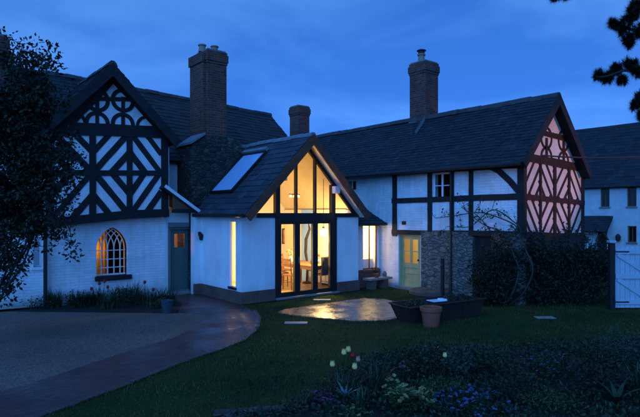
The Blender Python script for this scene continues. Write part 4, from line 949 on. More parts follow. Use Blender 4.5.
# beds
bed = [(-60, 312), (0, 311.5), (90, 312.5), (178, 313.5), (182, 304)]
bp = [gp(*p, .012) for p in bed] + [V((6.62, 15.55, .012)), V((LXL, 15.55, .012)), V((LXL-.05, 15.9, .012)), V((-2, 15.9, .012))]
ground('flower_bed', MB().add(bp, [tuple(range(len(bp)))]), SOIL)
fb = [gp(*p, .012) for p in [(200, 440), (262, 418), (300, 402), (325, 388), (345, 370), (372, 358), (410, 352), (470, 350), (530, 347), (600, 344), (700, 342), (720, 380), (720, 500), (200, 500)]]
ground('garden_bed', MB().add(fb, [tuple(range(len(fb)))]), SOIL)
# grass blades
def inside(px, py, poly):
    c = np.zeros(px.shape, bool); n = len(poly)
    for i in range(n):
        x0, y0 = poly[i]; x1, y1 = poly[(i+1) % n]
        if abs(y1-y0) < 1e-9: continue
        c ^= ((y0 > py) != (y1 > py)) & (px < (x1-x0)*(py-y0)/(y1-y0) + x0)
    return c
rg = np.random.default_rng(5)
xy = lambda L_: [(p[0], p[1]) for p in L_]
def blades(n, poly, holes, hmin, hmax, tall=None):
    pts = np.array(xy(poly)); lo, hi = pts.min(0), pts.max(0)
    x = rg.uniform(lo[0], hi[0], n); y = rg.uniform(lo[1], hi[1], n)
    dpt = x*F.x + y*F.y; lat = x*R.x + y*R.y
    k = inside(x, y, xy(poly)) & (dpt > 5.5) & (np.abs(lat) < dpt*.68)
    for h in holes: k &= ~inside(x, y, xy(h))
    x, y = x[k], y[k]; m = len(x); th = rg.uniform(0, 2*np.pi, m); h = rg.uniform(hmin, hmax, m); w_ = rg.uniform(.003, .007, m)
    patch = .75 + .5*np.sin(x*2.1 + 1.3*np.sin(y*1.7))*np.sin(y*2.6 + x*.7); h *= np.clip(patch, .45, 1.3)
    ln = rg.uniform(.1, .8, m)*h; la = rg.uniform(0, 2*np.pi, m)
    v = np.zeros((m, 3, 3)); v[:,0] = np.c_[x-np.cos(th)*w_, y-np.sin(th)*w_, np.zeros(m)]; v[:,1] = np.c_[x+np.cos(th)*w_, y+np.sin(th)*w_, np.zeros(m)]; v[:,2] = np.c_[x+np.cos(la)*ln, y+np.sin(la)*ln, h]
    return v
gvts = blades(420000, lawn, [pp, fb], .02, .055)
ev_ = []                                   # longer blades flop over the edging
for p, d in along(ept + [gp(*q) for q in []], .012):
    for _ in range(2):
        q = p + V((rnd.gauss(0,.03), rnd.gauss(0,.03), 0)) + Z.cross(d)*-.05; hq = rnd.uniform(.03,.08); a_ = rnd.uniform(0, 6.28); w_ = .005
        ev_.append([(q.x-w_*math.cos(a_), q.y-w_*math.sin(a_), 0), (q.x+w_*math.cos(a_), q.y+w_*math.sin(a_), 0), (q.x+rnd.gauss(0,.035), q.y+rnd.gauss(0,.035), hq)])
rim_ = pp + [pp[0]]
for p, d in along([V((q.x, q.y, 0)) for q in rim_], .012):
    for _ in range(2):
        q = p + V((rnd.gauss(0,.035), rnd.gauss(0,.035), 0)); hq = rnd.uniform(.04,.085); a_ = rnd.uniform(0, 6.28); w_ = .005
        ev_.append([(q.x-w_*math.cos(a_), q.y-w_*math.sin(a_), 0), (q.x+w_*math.cos(a_), q.y+w_*math.sin(a_), 0), (q.x+rnd.gauss(0,.03), q.y+rnd.gauss(0,.03), hq)])
gvts = np.concatenate([gvts, np.array(ev_)])
me = bpy.data.meshes.new('grass'); m = len(gvts); me.vertices.add(m*3); me.vertices.foreach_set('co', gvts.ravel()); me.loops.add(m*3); me.loops.foreach_set('vertex_index', np.arange(m*3)); me.polygons.add(m); me.polygons.foreach_set('loop_start', np.arange(m)*3); me.update(calc_edges=True)
me.materials.append(MI('grass_blade', [(.028, .034, .005), (.056, .062, .009), (.092, .086, .015), (.043, .048, .008)], .6))
gm = bpy.data.materials['grass_blade']; gt_ = gm.node_tree; bs_ = gt_.nodes['Principled BSDF']; src = bs_.inputs['Base Color'].links[0].from_socket
tcx = gt_.nodes.new('ShaderNodeTexCoord'); nz_ = gt_.nodes.new('ShaderNodeTexNoise'); nz_.inputs['Scale'].default_value = .55; nz_.inputs['Detail'].default_value = 6; nz_.inputs['Roughness'].default_value = .7; gt_.links.new(tcx.outputs['Object'], nz_.inputs['Vector'])
rp_ = gt_.nodes.new('ShaderNodeValToRGB'); rp_.color_ramp.elements[0].position = .38; rp_.color_ramp.elements[0].color = (.35, .42, .45, 1); rp_.color_ramp.elements[1].position = .65; rp_.color_ramp.elements[1].color = (1.6, 1.35, 1.0, 1); gt_.links.new(nz_.outputs['Fac'], rp_.inputs[0])
mx_ = gt_.nodes.new('ShaderNodeMix'); mx_.data_type = 'RGBA'; mx_.blend_type = 'MULTIPLY'; mx_.inputs[0].default_value = 1; gt_.links.new(src, mx_.inputs[6]); gt_.links.new(rp_.outputs[0], mx_.inputs[7]); gt_.links.new(mx_.outputs[2], bs_.inputs['Base Color'])
go = bpy.data.objects.new('grass', me); col.objects.link(go); go['kind'] = 'stuff'; go['label'] = 'short dark green lawn grass in front of the houses'; go['category'] = 'grass'
# ================================================================== GARDEN THINGS
# trough
tA, tB = gp(410, 324.5), gp(481, 316.5); d = (tB-tA).normalized(); sd = Z.cross(d); 
if sd.dot(F) < 0: sd = -sd
tr = thing('wooden_trough', 'long dark wooden trough planter with flared sides on the lawn', 'trough', (tA+tB)/2)
Lt = (tB-tA).length
def tp(u, v, z): return tA + d*u + sd*v + Z*z
m_ = MB(); th = .03
hL, hR = .38, .44
for v0, v1 in ((0, -.10), (.55, .65)):     # long sides flare outwards
    s = .03 if v0 == 0 else -.03
    m_ = MB(); m_.add([tp(.05,v0,0), tp(Lt-.05,v0,0), tp(Lt+.03,v1,hR), tp(-.1,v1,hL), tp(.05,v0+s,0), tp(Lt-.05,v0+s,0), tp(Lt+.03,v1+s,hR), tp(-.1,v1+s,hL)], [(0,1,2,3),(7,6,5,4),(0,4,5,1),(3,2,6,7),(0,3,7,4),(1,5,6,2)])
    m_.build('side_board', RUST, tr)

m_ = MB()
for u0, u1, h in ((.06, -.09, hL), (Lt-.06, Lt+.02, hR)):
    s = .03 if u0 < 1 else -.03
    m_ = MB(); m_.add([tp(u0,.03,0), tp(u0,.52,0), tp(u1,.62,h), tp(u1,-.07,h), tp(u0+s,.03,0), tp(u0+s,.52,0), tp(u1+s,.62,h), tp(u1+s,-.07,h)], [(0,1,2,3),(7,6,5,4),(0,4,5,1),(3,2,6,7),(0,3,7,4),(1,5,6,2)])
    m_.build('end_board', RUST, tr)
m_ = MB(); m_.beam(tp(-.12,-.115,hL+.012), tp(Lt+.05,-.115,hR+.012), Z, .07, -.012, .012); m_.beam(tp(-.12,.665,hL+.012), tp(Lt+.05,.665,hR+.012), Z, .07, -.011, .013); m_.beam(tp(-.11,-.07,hL+.01), tp(-.11,.62,hL+.01), Z, .06, -.014, .010); m_.build('rim', RUST, tr)
MB().add([tp(.0,0,.28), tp(Lt-.03,0,.34), tp(Lt-.03,.55,.34), tp(.0,.55,.28)], [(0,1,2,3)]).build('soil', SOIL, tr)
mm = MB()
for u in (.7, 1.5):
    MB().beam(tp(u, -.008, .02), tp(u, -.115, .44), (-sd*.97+Z*-.2).normalized(), .06, 0.0, .03).build('batten', RUST, tr)
solo('leafy_plant', foliage([(tuple(tp(.35,.28,.38)), (.3,.2,.1), 130)], .07), LEAF2, 'low leafy plant in the left end of the long wooden trough', 'plant', fixn=False)
solo('leafy_plant', foliage([(tuple(tp(1.5,.3,.42)), (.5,.2,.09), 170)], .07), LEAF2, 'low leafy plants spreading over the right half of the wooden trough', 'plant', fixn=False)
q = tp(.85,.12,hL+.05); ts = MB().obox(q + Z*.03, d*.2 , sd*.14, Z*.008); ts.obox(q + d*.16 + Z*.045, d*.06, sd*.1, Z*.02)
solo('plastic_lid', ts, M('pale_blue_plastic', (.55,.65,.75), (.6,.7,.8), .3, 5, .05), 'pale blue plastic tray lying on the edge of the trough', 'tray', bevel=.006)
# terracotta pot
c = gp(431, 326.5); pt_ = thing('terracotta_pot', 'large terracotta flower pot on the lawn before the trough', 'flower pot', c)
MB().lathe(c, [(.155,0),(.17,.03),(.215,.34),(.222,.345),(.24,.35),(.245,.42),(.235,.435),(.205,.43),(.195,.36)], 32).build('pot', TERR, pt_, smooth=False)
MB().lathe((c.x, c.y, c.z+.35), [(.19,0),(.19,.01)], 24).build('soil', SOIL, pt_)
# millstone
c = gp(430, 294); ms_ = MB().lathe(c, [(.62,0),(.64,.02),(.64,.11),(.6,.14),(.3,.14),(.14,.14),(.13,.1)], 36); solo('millstone', ms_, M('brown_stone', (.07,.05,.04), (.14,.10,.08), .9, 5, .5), 'round brown millstone lying on the grass by the stone wall', 'millstone')
# slim post with tap
c = gp(442.5, 297); ps = thing('tap_post', 'thin dark wooden post with a tap in front of the stone wall', 'post', c)
MB().beam(c, c + Z*1.15, NX, .09, -.04, .04).build('post', OAK, ps, bevel=.008); MB().tube([c + V((-.04,0,.95)), c + V((-.14,0,.95)), c + V((-.15,0,.9))], .018, 8).build('tap', LEAD, ps)
# bench
by = 12.62; bA, bB = ony(364, 285.5, by), ony(396, 284, by); bz = .3
bn = thing('stone_bench', 'low stone slab bench under the lit kitchen window', 'bench', ((bA.x+bB.x)/2, by, 0))
MB().box((12.18, by-.16, .30), (13.22, by+.2, .37)).build('seat', STEP, bn, bevel=.012)
for x in (12.4, 12.95): MB().box((x-.09, by-.12, 0), (x+.09, by+.16, .298)).build('support', BRW, bn)
def small_pot(x, y, z, label, r, h, mat, leaf, lr=.14, n=90, name='potted_plant'):
    t = thing(name, label, 'potted plant', (x,y,z)); MB().lathe((x,y,z), [(r*.7,0),(r*.95,h*.8),(r*1.05,h*.82),(r*1.05,h),(r*.85,h)], 18).build('pot', mat, t)
    foliage([((x,y,z+h+lr*.6), (lr,lr,lr*.8), n)], .07, .5).build('leaves', leaf, t, fixn=False); return t
small_pot(12.62, by, .37, 'small dark potted plant on the stone bench', .1, .14, TERR, LEAF)
m_ = MB().lathe((13.02, by+.02, .37), [(.05,0),(.07,.02),(.07,.12),(.045,.15),(.045,.18)], 14); solo('storm_lantern', m_, GREY, 'small grey jar on the right end of the stone bench', 'jar')
# bucket
c = gp(167, 313); bk_ = thing('bucket', 'blue grey metal bucket at the corner of the flower bed', 'bucket', c)
MB().lathe(c, [(.11,0),(.15,.30),(.158,.305),(.158,.32),(.14,.32),(.10,.03)], 22).build('body', BUCKET, bk_)
MB().tube([c + V((.155*math.cos(t), .155*math.sin(t)*.35+.02, .3 - .12*math.sin(t)*.6)) for t in [math.pi*k/10 for k in range(11)]], .006, 6).build('handle', IRON, bk_)
# ---- gate at the right
gC = gp(627, 309.6); gl, grr = gp(615, 309.6), gp(650, 309.6)
gt = thing('garden_gate', 'pale blue painted boarded garden gate with diagonal brace', 'gate', gl)
ge = R; gn = -F; gH = 1.66; Wg = (grr-gl).length
PG = M('pale_blue_gate_paint', (.36,.40,.43), (.46,.50,.53), .55, 5, .15)
bd = MB(); k = 7
for i in range(k):
    a = gl + ge*(Wg*(i+.5)/k); bd.beam(a + Z*.05, a + Z*(gH-.02), gn, Wg/k-.008, -.02, .0)
bd.build('boards', PG, gt)
for z in (.2, .86, 1.5): MB().beam(gl + Z*z, grr + Z*z, gn, .12, .001, .03).build('ledge', PG, gt, bevel=.004)
for z0, z1 in ((.27, .79), (.93, 1.43)): MB().beam(gl + ge*.06 + Z*z1, grr - ge*.06 + Z*z0, gn, .10, .0015, .027).build('brace', PG, gt)
for z in (.2, 1.5): MB().beam(gl + ge*.0 + Z*z, gl + ge*.35 + Z*z, gn, .035, .03, .036).build('hinge', IRON, gt)
cpo = gl - ge*.09; gpst = thing('gate_post', 'black square post at the left of the pale gate', 'gate post', cpo)
MB().beam(cpo, cpo + Z*1.72, gn, .13, -.065, .065).build('post', OAK, gpst, bevel=.008)
MB().obox(cpo + Z*1.76, ge*.085, F*.085, Z*.03).build('cap', PG, gpst, bevel=.01)
cp2 = gl + ge*(Wg+.1); gp2 = thing('gate_post', 'pale capped post at the right edge behind the gate', 'gate post', cp2); MB().beam(cp2, cp2 + Z*1.72, gn, .13, -.065, .065).build('post', PG, gp2, bevel=.008); MB().obox(cp2 + Z*1.76, ge*.085, F*.085, Z*.03).build('cap', PG, gp2, bevel=.01)
# ---- shrubs beneath the pink gable
def shrub(name, label, px0, px1, ptop, base_py, depth, leaf, cat='shrub', dens=1.9, size=.085, stems=22, group=None):
    A, B = gp(px0, base_py), gp(px1, base_py); c = (A+B)/2; Yd = c.dot(F); W_ = (B-A).length; Ht = 2.5 + (HY-ptop)/FL*Yd
    t = thing(name, label, cat, (c.x, c.y, 0), 0, group); cl = []
    k = int(26*dens*max(1, W_)*Ht/2)
    for _ in range(k):
        u = rnd.uniform(-.5, .5)*W_; h = rnd.random(); v = rnd.uniform(-.5, .5)*depth*(1-.35*h)
        z = Ht*(.10 + .86*h*(.80 + .28*mnoise.noise(V((u*1.7+px0, 1.3, 2.2))))); rr_ = rnd.uniform(.14, .32)
        p = c + R*u*(1-.12*h) + F*(depth*.5 + v); cl.append(((p.x, p.y, z*.94), (rr_, rr_, rr_*.75), int(95*dens)))
    sh_ = MB()
    for _ in range(int(34*max(1, W_))):      # stray shoots break the outline
        u = rnd.uniform(-.5, .5)*W_; q = c + R*u + F*depth*rnd.uniform(.1, .7) + Z*Ht*rnd.uniform(.55, .95); e = q + V((rnd.uniform(-.25, .25), rnd.uniform(-.25, .25), rnd.uniform(.05, .42)))
        w2 = wander(q, e, 4, .2); sh_.tube(w2, taper(.006, .002, 4), 4)
        for p in w2[1:]:
            cl.append((tuple(p), (.06, .06, .05), 5))
    sh_.build('shoot', BARK, t, fixn=False)
    foliage(cl, size).build('foliage', leaf, t, fixn=False)
    st_ = MB()
    for _ in range(stems):
        u = rnd.uniform(-.3, .3)*W_; q = c + R*u + F*depth*.5; e = q + R*rnd.uniform(-.3, .3) + Z*Ht*rnd.uniform(.6, .95)
        st_.tube(wander(q, e, 7, .12), taper(.022, .006, 7), 6)
    st_.build('stem', BARK, t); return t
shrub('evergreen_shrub', 'dense dark evergreen shrub below the pink timbered gable', 496, 562, 235, 307, .8, LEAF)
shrub('evergreen_shrub', 'dark leafy shrub between the gable shrub and the black gate post', 558, 612, 234, 307, .8, LEAF, size=.08)
shrub('evergreen_shrub', 'low loose shrub at the foot of the bare climber by the plank door', 478, 514, 252, 307, .6, LEAF, dens=1.6, stems=4)
# wisteria: bare looping branches over the stone wall and up the corner
wt = thing('wisteria', 'bare twisting climber trained along the cottage wall and over its corner', 'climbing plant', gp(503, 306))
st_ = MB(); wx = GX-.16
Wp = lambda px, py, o=.0: onx(px, py, wx-o)
base = gp(503, 306)
mains = [[base, Wp(506, 290, .2), Wp(499, 270, .25), Wp(497, 250, .2), Wp(508, 236, .15), Wp(516, 226, .1), Wp(500, 217, .1), Wp(478, 213, .08), Wp(455, 216, .05), Wp(436, 219, .05)],
         [base + R*.06, Wp(513, 290, .3), Wp(518, 268, .35), Wp(513, 248, .3), Wp(520, 232, .2), Wp(512, 220, .1), Wp(492, 210, .1), Wp(470, 226, .05), Wp(450, 227, .05)],
         [base + R*.12, Wp(524, 292, .3), Wp(533, 270, .4), Wp(528, 252, .4), Wp(520, 240, .3), Wp(500, 230, .15), Wp(480, 222, .08), Wp(462, 206, .04)],
         [base - R*.05, Wp(497, 288, .2), Wp(492, 262, .2), Wp(494, 240, .1), Wp(486, 226, .06), Wp(474, 214, .05)]]
def smooth(pts, n=6):
    out = []
    for i in range(len(pts)-1):
        p0, p1, p2, p3 = pts[max(i-1,0)], pts[i], pts[i+1], pts[min(i+2, len(pts)-1)]
        for k in range(n):
            t = k/n; out.append(.5*((2*p1) + (p2-p0)*t + (2*p0-5*p1+4*p2-p3)*t*t + (3*p1-p0-3*p2+p3)*t**3))
    return out + [pts[-1]]
tips = []
for mpts in mains:
    s = smooth([p + rdir()*.03 for p in mpts]); st_.tube(s, taper(.028, .010, len(s)-1), 7)
    for k in range(8, len(s), 2):
        if rnd.random() < .9:
            e = s[k] + V((rnd.uniform(-.12,.05), rnd.uniform(-.5,.5), rnd.uniform(-.15,.45))); w_ = wander(s[k], e, 5, .2); st_.tube(w_, taper(.009, .003, 5), 5); tips += w_[2:]
st_.build('branch', M('wisteria_bark', (.022,.02,.017), (.06,.052,.042), .95, 9, .6), wt, fixn=False)
lf = MB()
for p in tips:
    for _ in range(rnd.choice((0, 1, 2, 3))): leaf_mb(lf, p + rdir()*.06, rdir(-.3), rnd.uniform(.05, .11), .45)
lf.build('foliage', LEAF2, wt, fixn=False)
# overhead cable
a = V((GX+.35, GY-.42, G(530, 157).z)); b = ond(720, 148, 13.0); cb2 = [a.lerp(b, t/20) - Z*(.14*4*(t/20)*(1-t/20)) for t in range(21)]
solo('overhead_cable', MB().tube(cb2, .022, 6), M('red_brown_cable', (.10,.035,.025), (.14,.05,.035), .7, 8, .1), 'red brown overhead cable running from the pink gable to the right', 'cable')
# ---- pine on the right: trunk stands outside the picture, boughs reach in
pn_ = thing('pine_tree', 'dark pine boughs with bristly needles hanging in from the top right', 'pine tree', gp(760, 370))
tb = gp(760, 372); Yp = 9.0; trunk = [tb, ond(752, 250, 8.6), ond(748, 120, 8.6), ond(740, 20, 8.6), ond(735, -80, 8.6), ond(728, -180, 8.7)]
tm_ = MB(); s = smooth(trunk, 5); tm_.tube(s, taper(.2, .07, len(s)-1), 10); nd = MB(); br = MB()
def tuft(p, r, k):
    for _ in range(k):
        d = rdir(); e = p + d*r*rnd.uniform(.6, 1.1); s_ = d.cross(Z + V((.01,.02,0))).normalized()*.0035
        nd.add([p + d*.01 - s_, p + d*.01 + s_, e], [(0,1,2)])
BG = [((742, 40), [(690, 44), (655, 38), (636, 30), (622, 28)], [(622, 28, 12), (632, 16, 10), (629, 42, 10), (640, 32, 12), (614, 24, 6), (638, 6, 9)]),
      ((746, 95), [(690, 88), (655, 78), (630, 70), (608, 76), (597, 77)], [(598, 76, 7), (609, 78, 8), (617, 68, 8), (630, 64, 9), (640, 72, 9), (622, 80, 5)]),
      ((748, 140), [(700, 124), (660, 110), (640, 102)], [(637, 104, 8), (643, 96, 9), (641, 116, 6)]),
      ((738, -40), [(690, -30), (640, -22), (600, -12), (572, -6), (560, -4)], [(556, -5, 7), (570, -7, 8), (590, -12, 10), (612, -14, 12)]),
      ((736, -90), [(690, -100), (640, -90)], [(640, -90, 16), (670, -96, 18)]), ((742, 60), [(710, 60), (680, 58)], [(668, 60, 16), (690, 50, 18), (665, 90, 14)])]
for a_, chain, lobes in BG:
    pts = [ond(*a_, 8.6)] + [ond(px, py, 8.3 + .25*math.sin(px)) for px, py in chain]; s = smooth(pts, 5); br.tube(s, taper(.04, .008, len(s)-1), 6)
    for lx, ly, lr in lobes:
        c_ = ond(lx, ly, 8.3 + .25*math.sin(lx)); near = min(s, key=lambda q: (q-c_).length); br.tube(wander(near, c_, 3, .1), taper(.012, .006, 3), 5)
        rm_ = lr*8.4/FL
        for k in range(int(9 + lr*1.3)):
            e = c_ + rdir()*rm_*rnd.uniform(.1, .8); br.tube([c_, e], [.005, .003], 4); tuft(e, rnd.uniform(.085, .125), 130)
tm_.build('trunk', BARK, pn_); br.build('branch', BARK, pn_); nd.build('needles', NEED, pn_, fixn=False)
# ---- tall shrub at the left edge
ls = thing('climbing_rose', 'tall dark leafy shrub with arching stems at the left edge', 'shrub', gp(-25, 330))
D0 = 10.2; stm = MB(); cl = []
b0 = gp(-22, 345); 
for ch_ in ([(-10, 280), (14, 232), (22, 150), (20, 80), (22, 45)], [(-2, 290), (26, 250), (42, 200), (50, 140), (46, 70)], [(-5, 300), (10, 262), (30, 218), (52, 185), (64, 168), (72, 155)],
            [(-12, 260), (-4, 200), (4, 120), (10, 60), (22, 40)], [(2, 295), (22, 266), (36, 232), (54, 214), (68, 226), (72, 246)], [(-14, 250), (-12, 160), (-6, 90), (4, 45)], [(0, 300), (12, 272), (26, 243), (36, 214), (46, 186), (58, 176), (66, 192), (72, 208)]):
    pts = [b0 + rdir()*.1*V((1,1,0)).length*.3] + [ond(px, py, D0 + rnd.uniform(-.3, .3)) for px, py in ch_]; pts[0].z = 0
    s = smooth(pts, 6); stm.tube(s, taper(.026, .006, len(s)-1), 6)
    for k in range(10, len(s), 1):
        e = s[k] + rdir()*rnd.uniform(.1, .4); stm.tube(wander(s[k], e, 3, .15), taper(.006, .003, 3), 4)
        px_ = e; cl.append((tuple(e), (.13,.13,.11), 10))
def blob(px, py, rpx, k, n, t=D0):
    for _ in range(k):
        a = rnd.uniform(0, 2*math.pi); q = math.sqrt(rnd.random())*rpx; p = ond(px + q*math.cos(a), py + q*math.sin(a), t + rnd.uniform(-.5, .5)); r_ = rnd.uniform(.10, .22); cl.append((tuple(p), (r_, r_, r_*.8), int(n*1.7)))
blob(15, 175, 32, 60, 60); blob(5, 120, 30, 60, 60); blob(30, 100, 26, 34, 48); blob(18, 66, 17, 14, 34); blob(46, 60, 12, 7, 26); blob(54, 98, 12, 8, 26); blob(46, 150, 22, 26, 36); blob(62, 170, 18, 9, 22); blob(-15, 190, 25, 30, 50); blob(66, 140, 9, 4, 16); blob(36, 200, 14, 9, 26)
blob(58, 232, 10, 5, 16); blob(70, 250, 7, 3, 14); blob(10, 205, 22, 16, 40); blob(0, 225, 18, 14, 34); blob(14, 258, 14, 7, 18); blob(-4, 285, 16, 12, 30); blob(20, 215, 22, 24, 44); blob(36, 228, 12, 8, 26); blob(4, 250, 14, 14, 34); blob(60, 206, 9, 3, 14); blob(24, 130, 24, 20, 50)
stm.build('stem', BARK, ls, fixn=False); foliage(cl, .085, .55).build('foliage', LEAF, ls, fixn=False)
# ---- bed against the left house: strap leaves, red tulips
def strap(mb, p, L_, az, lean, w_=.012, seg=4):
    prev = None; dirh = V((math.cos(az), math.sin(az), 0)); s = Z.cross(dirh)
    for i in range(seg+1):
        t = i/seg; q = p + dirh*(L_*lean*t*t) + Z*(L_*(t - .35*lean*t*t)); w0 = w_*(1-t)**.7 + .001
        row = (q - s*w0, q + s*w0)
        if prev: mb.add([prev[0], prev[1], row[1], row[0]], [(0,1,2,3)])
        prev = row
IRISL = MI('strap_leaf', [(.010,.020,.008), (.022,.042,.016), (.034,.058,.022)], .5)
def strap_clump(p, n, L_, label, group=None, name='leafy_clump', leaf=None, spread=.2, w_=.012):
    mb = MB()
    for _ in range(n): strap(mb, p + V((rnd.uniform(-1,1)*spread, rnd.uniform(-1,1)*spread*.6, 0)), L_*rnd.uniform(.6, 1.1), rnd.uniform(0, 6.28), rnd.uniform(.1, .8), w_)
    return solo(name, mb, leaf or IRISL, label, 'plant', group, base=p, fixn=False)
for k in range(11):
    px = 52 + k*11.3; 
    strap_clump(gp(px + rnd.uniform(-3,3), 304 + rnd.uniform(-1.5, 4) + (1 if k < 6 else -1)), 110, rnd.uniform(.42, .68), 'strap leaved green clump in the bed below the arched window', 'strap leaved clumps under the white wall')
def bushy(px, py, r, h, n, label, leaf, size=.05, wid=.55, name='leafy_clump', group=None, cat='plant', t=None):
    c = gp(px, py); cl = []
    for _ in range(max(3, int(n/40))):
        a = rnd.uniform(0, 6.28); q = math.sqrt(rnd.random())*r*.75; cl.append(((c.x+q*math.cos(a), c.y+q*math.sin(a), h*rnd.uniform(.3,.8)), (r*.45, r*.45, h*.35), 40))
    return solo(name, foliage(cl, size, wid, .1), leaf, label, cat, group, base=c, fixn=False)
bushy(160, 309, .3, .3, 400, 'low leafy clump beside the blue grey bucket', LEAF2)
bushy(8, 306, .5, .35, 700, 'dark leafy plant in the bed at the far left edge', LEAF)
bushy(44, 309, .35, .28, 500, 'dark low plant at the foot of the black downpipe', LEAF)
bushy(75, 308, .3, .4, 500, 'rounded leafy plant left of the red tulips', LEAF)
bushy(128, 308, .32, .45, 600, 'bushy plant right of the arched window sill', LEAF)
bushy(28, 306, .45, .3, 500, 'low dark plant under the narrow window on the left', LEAF2)
RED = MI('red_petal', [(.28,.012,.012), (.42,.025,.02)], .5); YEL = MI('cream_petal', [(.86,.52,.14), (.92,.64,.22)], .5); PINKP = MI('pink_petal', [(.55,.22,.12), (.65,.3,.16)], .5); CRIM = MI('crimson_petal', [(.35,.01,.015), (.5,.015,.02)], .5)
def tulip(p, h, label, petal, r=.035, name='tulip', group=None, lean=.1):
    t = thing(name, label, 'tulip', p, 0, group); a = rnd.uniform(0, 6.28); top = p + V((math.cos(a)*lean*h, math.sin(a)*lean*h, h))
    MB().tube([p, p.lerp(top, .5) + V((0,0,.02)), top], [.006,.005,.005], 6).build('stem', LEAF2, t)
    m_ = MB()
    for k in range(6):
        b = k*math.pi/3; rr_ = r*(.92 if k % 2 else 1.0); d1 = V((math.cos(b), math.sin(b), 0)); s = Z.cross(d1)
        prof = [(.15, 0), (.8, .5), (1.0, 1.2), (.92, 2.0), (.8, 2.9)]; wd = [.3, .72, .75, .5, .05]; rows = []
        for (q, z), w_ in zip(prof, wd): rows.append((top + d1*rr_*q - s*r*w_ + Z*r*z, top + d1*rr_*(q+.1) + Z*r*z, top + d1*rr_*q + s*r*w_ + Z*r*z))
        for i in range(4):
            A_, B_ = rows[i], rows[i+1]; m_.add([*A_, *B_], [(0,1,4,3), (1,2,5,4)])
    m_.build('flower_head', petal, t, fixn=False)
    lf_ = MB()
    for k in range(3): strap(lf_, p, h*rnd.uniform(.55,.8), rnd.uniform(0, 6.28), .6, .022)
    lf_.build('leaf', IRISL, t, fixn=False); return t
for px, py, h, lb in [(97.5, 305.5, .55, 'red tulip below the left side of the arched window'), (103.5, 305.5, .62, 'tallest red tulip right below the arched window sill'), (107, 306.5, .48, 'short red tulip under the arched window'), (93, 306, .42, 'small red tulip left of the arched window group'), (146.5, 304.5, .56, 'single red tulip between the arched window and the door'), (152, 306, .4, 'low red tulip close to the grey green door')]:
    tulip(gp(px, py), h, lb, RED, .034, 'red_tulip')
# ---- foreground bed
DY = lambda py: 1345/(py-213)
def tul(px, pyhead, depth, label, petal, r=.030):
    b = R*((px-320)/FL*depth) + F*depth; h = 2.5 - (pyhead-213)/FL*depth - r*1.2; tulip(b, max(.2, h), label, petal, r, lean=.03)
tul(347.5, 349.5, 7.6, 'tall cream tulip at the top of the tulip group', YEL); tul(343, 352.5, 7.5, 'cream yellow tulip just left of the tallest tulip', YEL); tul(353.8, 355.3, 7.5, 'crimson tulip among the cream tulips', CRIM, .031)
tul(357.3, 359.5, 7.45, 'pale pink tulip below the crimson tulip', PINKP, .027); tul(332.3, 364, 7.4, 'cream tulip standing alone at the left of the group', YEL); tul(355.5, 366.7, 7.3, 'cream tulip lowest of the group, beside the pale leaves', YEL, .031)
tul(444.5, 355, 7.8, 'single small white tulip bud further right in the bed', YEL, .026)
BLU = MI('forget_me_not_petal', [(.03,.045,.12), (.065,.085,.19), (.04,.055,.14)], .6); EUP = MI('euphorbia_bract', [(.14,.14,.04), (.24,.23,.08), (.10,.12,.03)], .6); VIO = MI('violet_petal', [(.08,.035,.06), (.13,.065,.10)], .6); PURP = MI('plum_leaf', [(.03,.014,.028), (.06,.025,.05)], .6)
def flower_bush(px, depth, r, h, nleaf, nfl, label, leaf, petal, name, fs=.02, cat='flowers', lsize=.04):
    b = R*((px-320)/FL*depth) + F*depth; t = thing(name, label, cat, b) if nfl else None; cl = []
    for _ in range(int(nleaf/40)):
        a = rnd.uniform(0, 6.28); q = math.sqrt(rnd.random())*r*.8; cl.append(((b.x+q*math.cos(a), b.y+q*math.sin(a), h*rnd.uniform(.25,.75)), (r*.35, r*.35, h*.3), 40))
    if not nfl: return solo(name, foliage(cl, lsize, .5, .1), leaf, label, 'plant', base=b, fixn=False)
    foliage(cl, lsize, .5, .1).build('leaves', leaf, t, fixn=False)
    proto = []
    for v_ in range(min(3, nfl)):        # three blossom meshes shared by all the blossoms of the plant
        m_ = MB()
        for q_ in range(2):
            c_ = V((rnd.uniform(-1,1), rnd.uniform(-1,1), rnd.uniform(-.6,.6)))*fs*q_*1.3
            for k in range(5):
                aa = k*1.2566 + rnd.random()*.2; d_ = V((math.cos(aa), math.sin(aa), .35)); s_ = Z.cross(d_)*fs*.45; m_.add([c_, c_ + d_*fs*.6 - s_, c_ + d_*fs, c_ + d_*fs*.6 + s_], [(0,1,2,3)])
        me_ = bpy.data.meshes.new('flower'); me_.from_pydata(m_.v, [], m_.f); me_.materials.append(petal); proto.append(me_)
    for i in range(min(nfl, 100)):
        a = rnd.uniform(0, 6.28); q = math.sqrt(rnd.random())*r; o = bpy.data.objects.new('flower', proto[i % len(proto)]); col.objects.link(o); o.parent = t
        o.location = (q*math.cos(a), q*math.sin(a), h*(1.02 - .35*(q/r)**2) + rnd.uniform(-.06, .03)); o.rotation_euler = (rnd.uniform(-.5,.5), rnd.uniform(-.5,.5), rnd.uniform(0, 6.28)); WM[o.name] = WM[t.name]
    return t
flower_bush(470, 6.75, .5, .24, 1500, 130, 'forget me nots with many small blue flowers at the bottom of the picture', LEAF2, BLU, 'forget_me_not')
flower_bush(553, 8.3, .5, .32, 1500, 50, 'forget me not clump with faint blue flowers in the right of the bed', LEAF2, BLU, 'forget_me_not', .014)
flower_bush(404, 6.75, .17, .30, 500, 40, 'yellow green euphorbia left of the blue forget me nots', LEAFY, EUP, 'euphorbia', .035)
flower_bush(425, 6.75, .16, .30, 500, 34, 'pale green euphorbia touching the blue forget me nots', LEAFY, EUP, 'euphorbia', .03)
flower_bush(392, 7.1, .14, .34, 350, 16, 'loose yellow green euphorbia right of the tulips', LEAFY, EUP, 'euphorbia', .028)
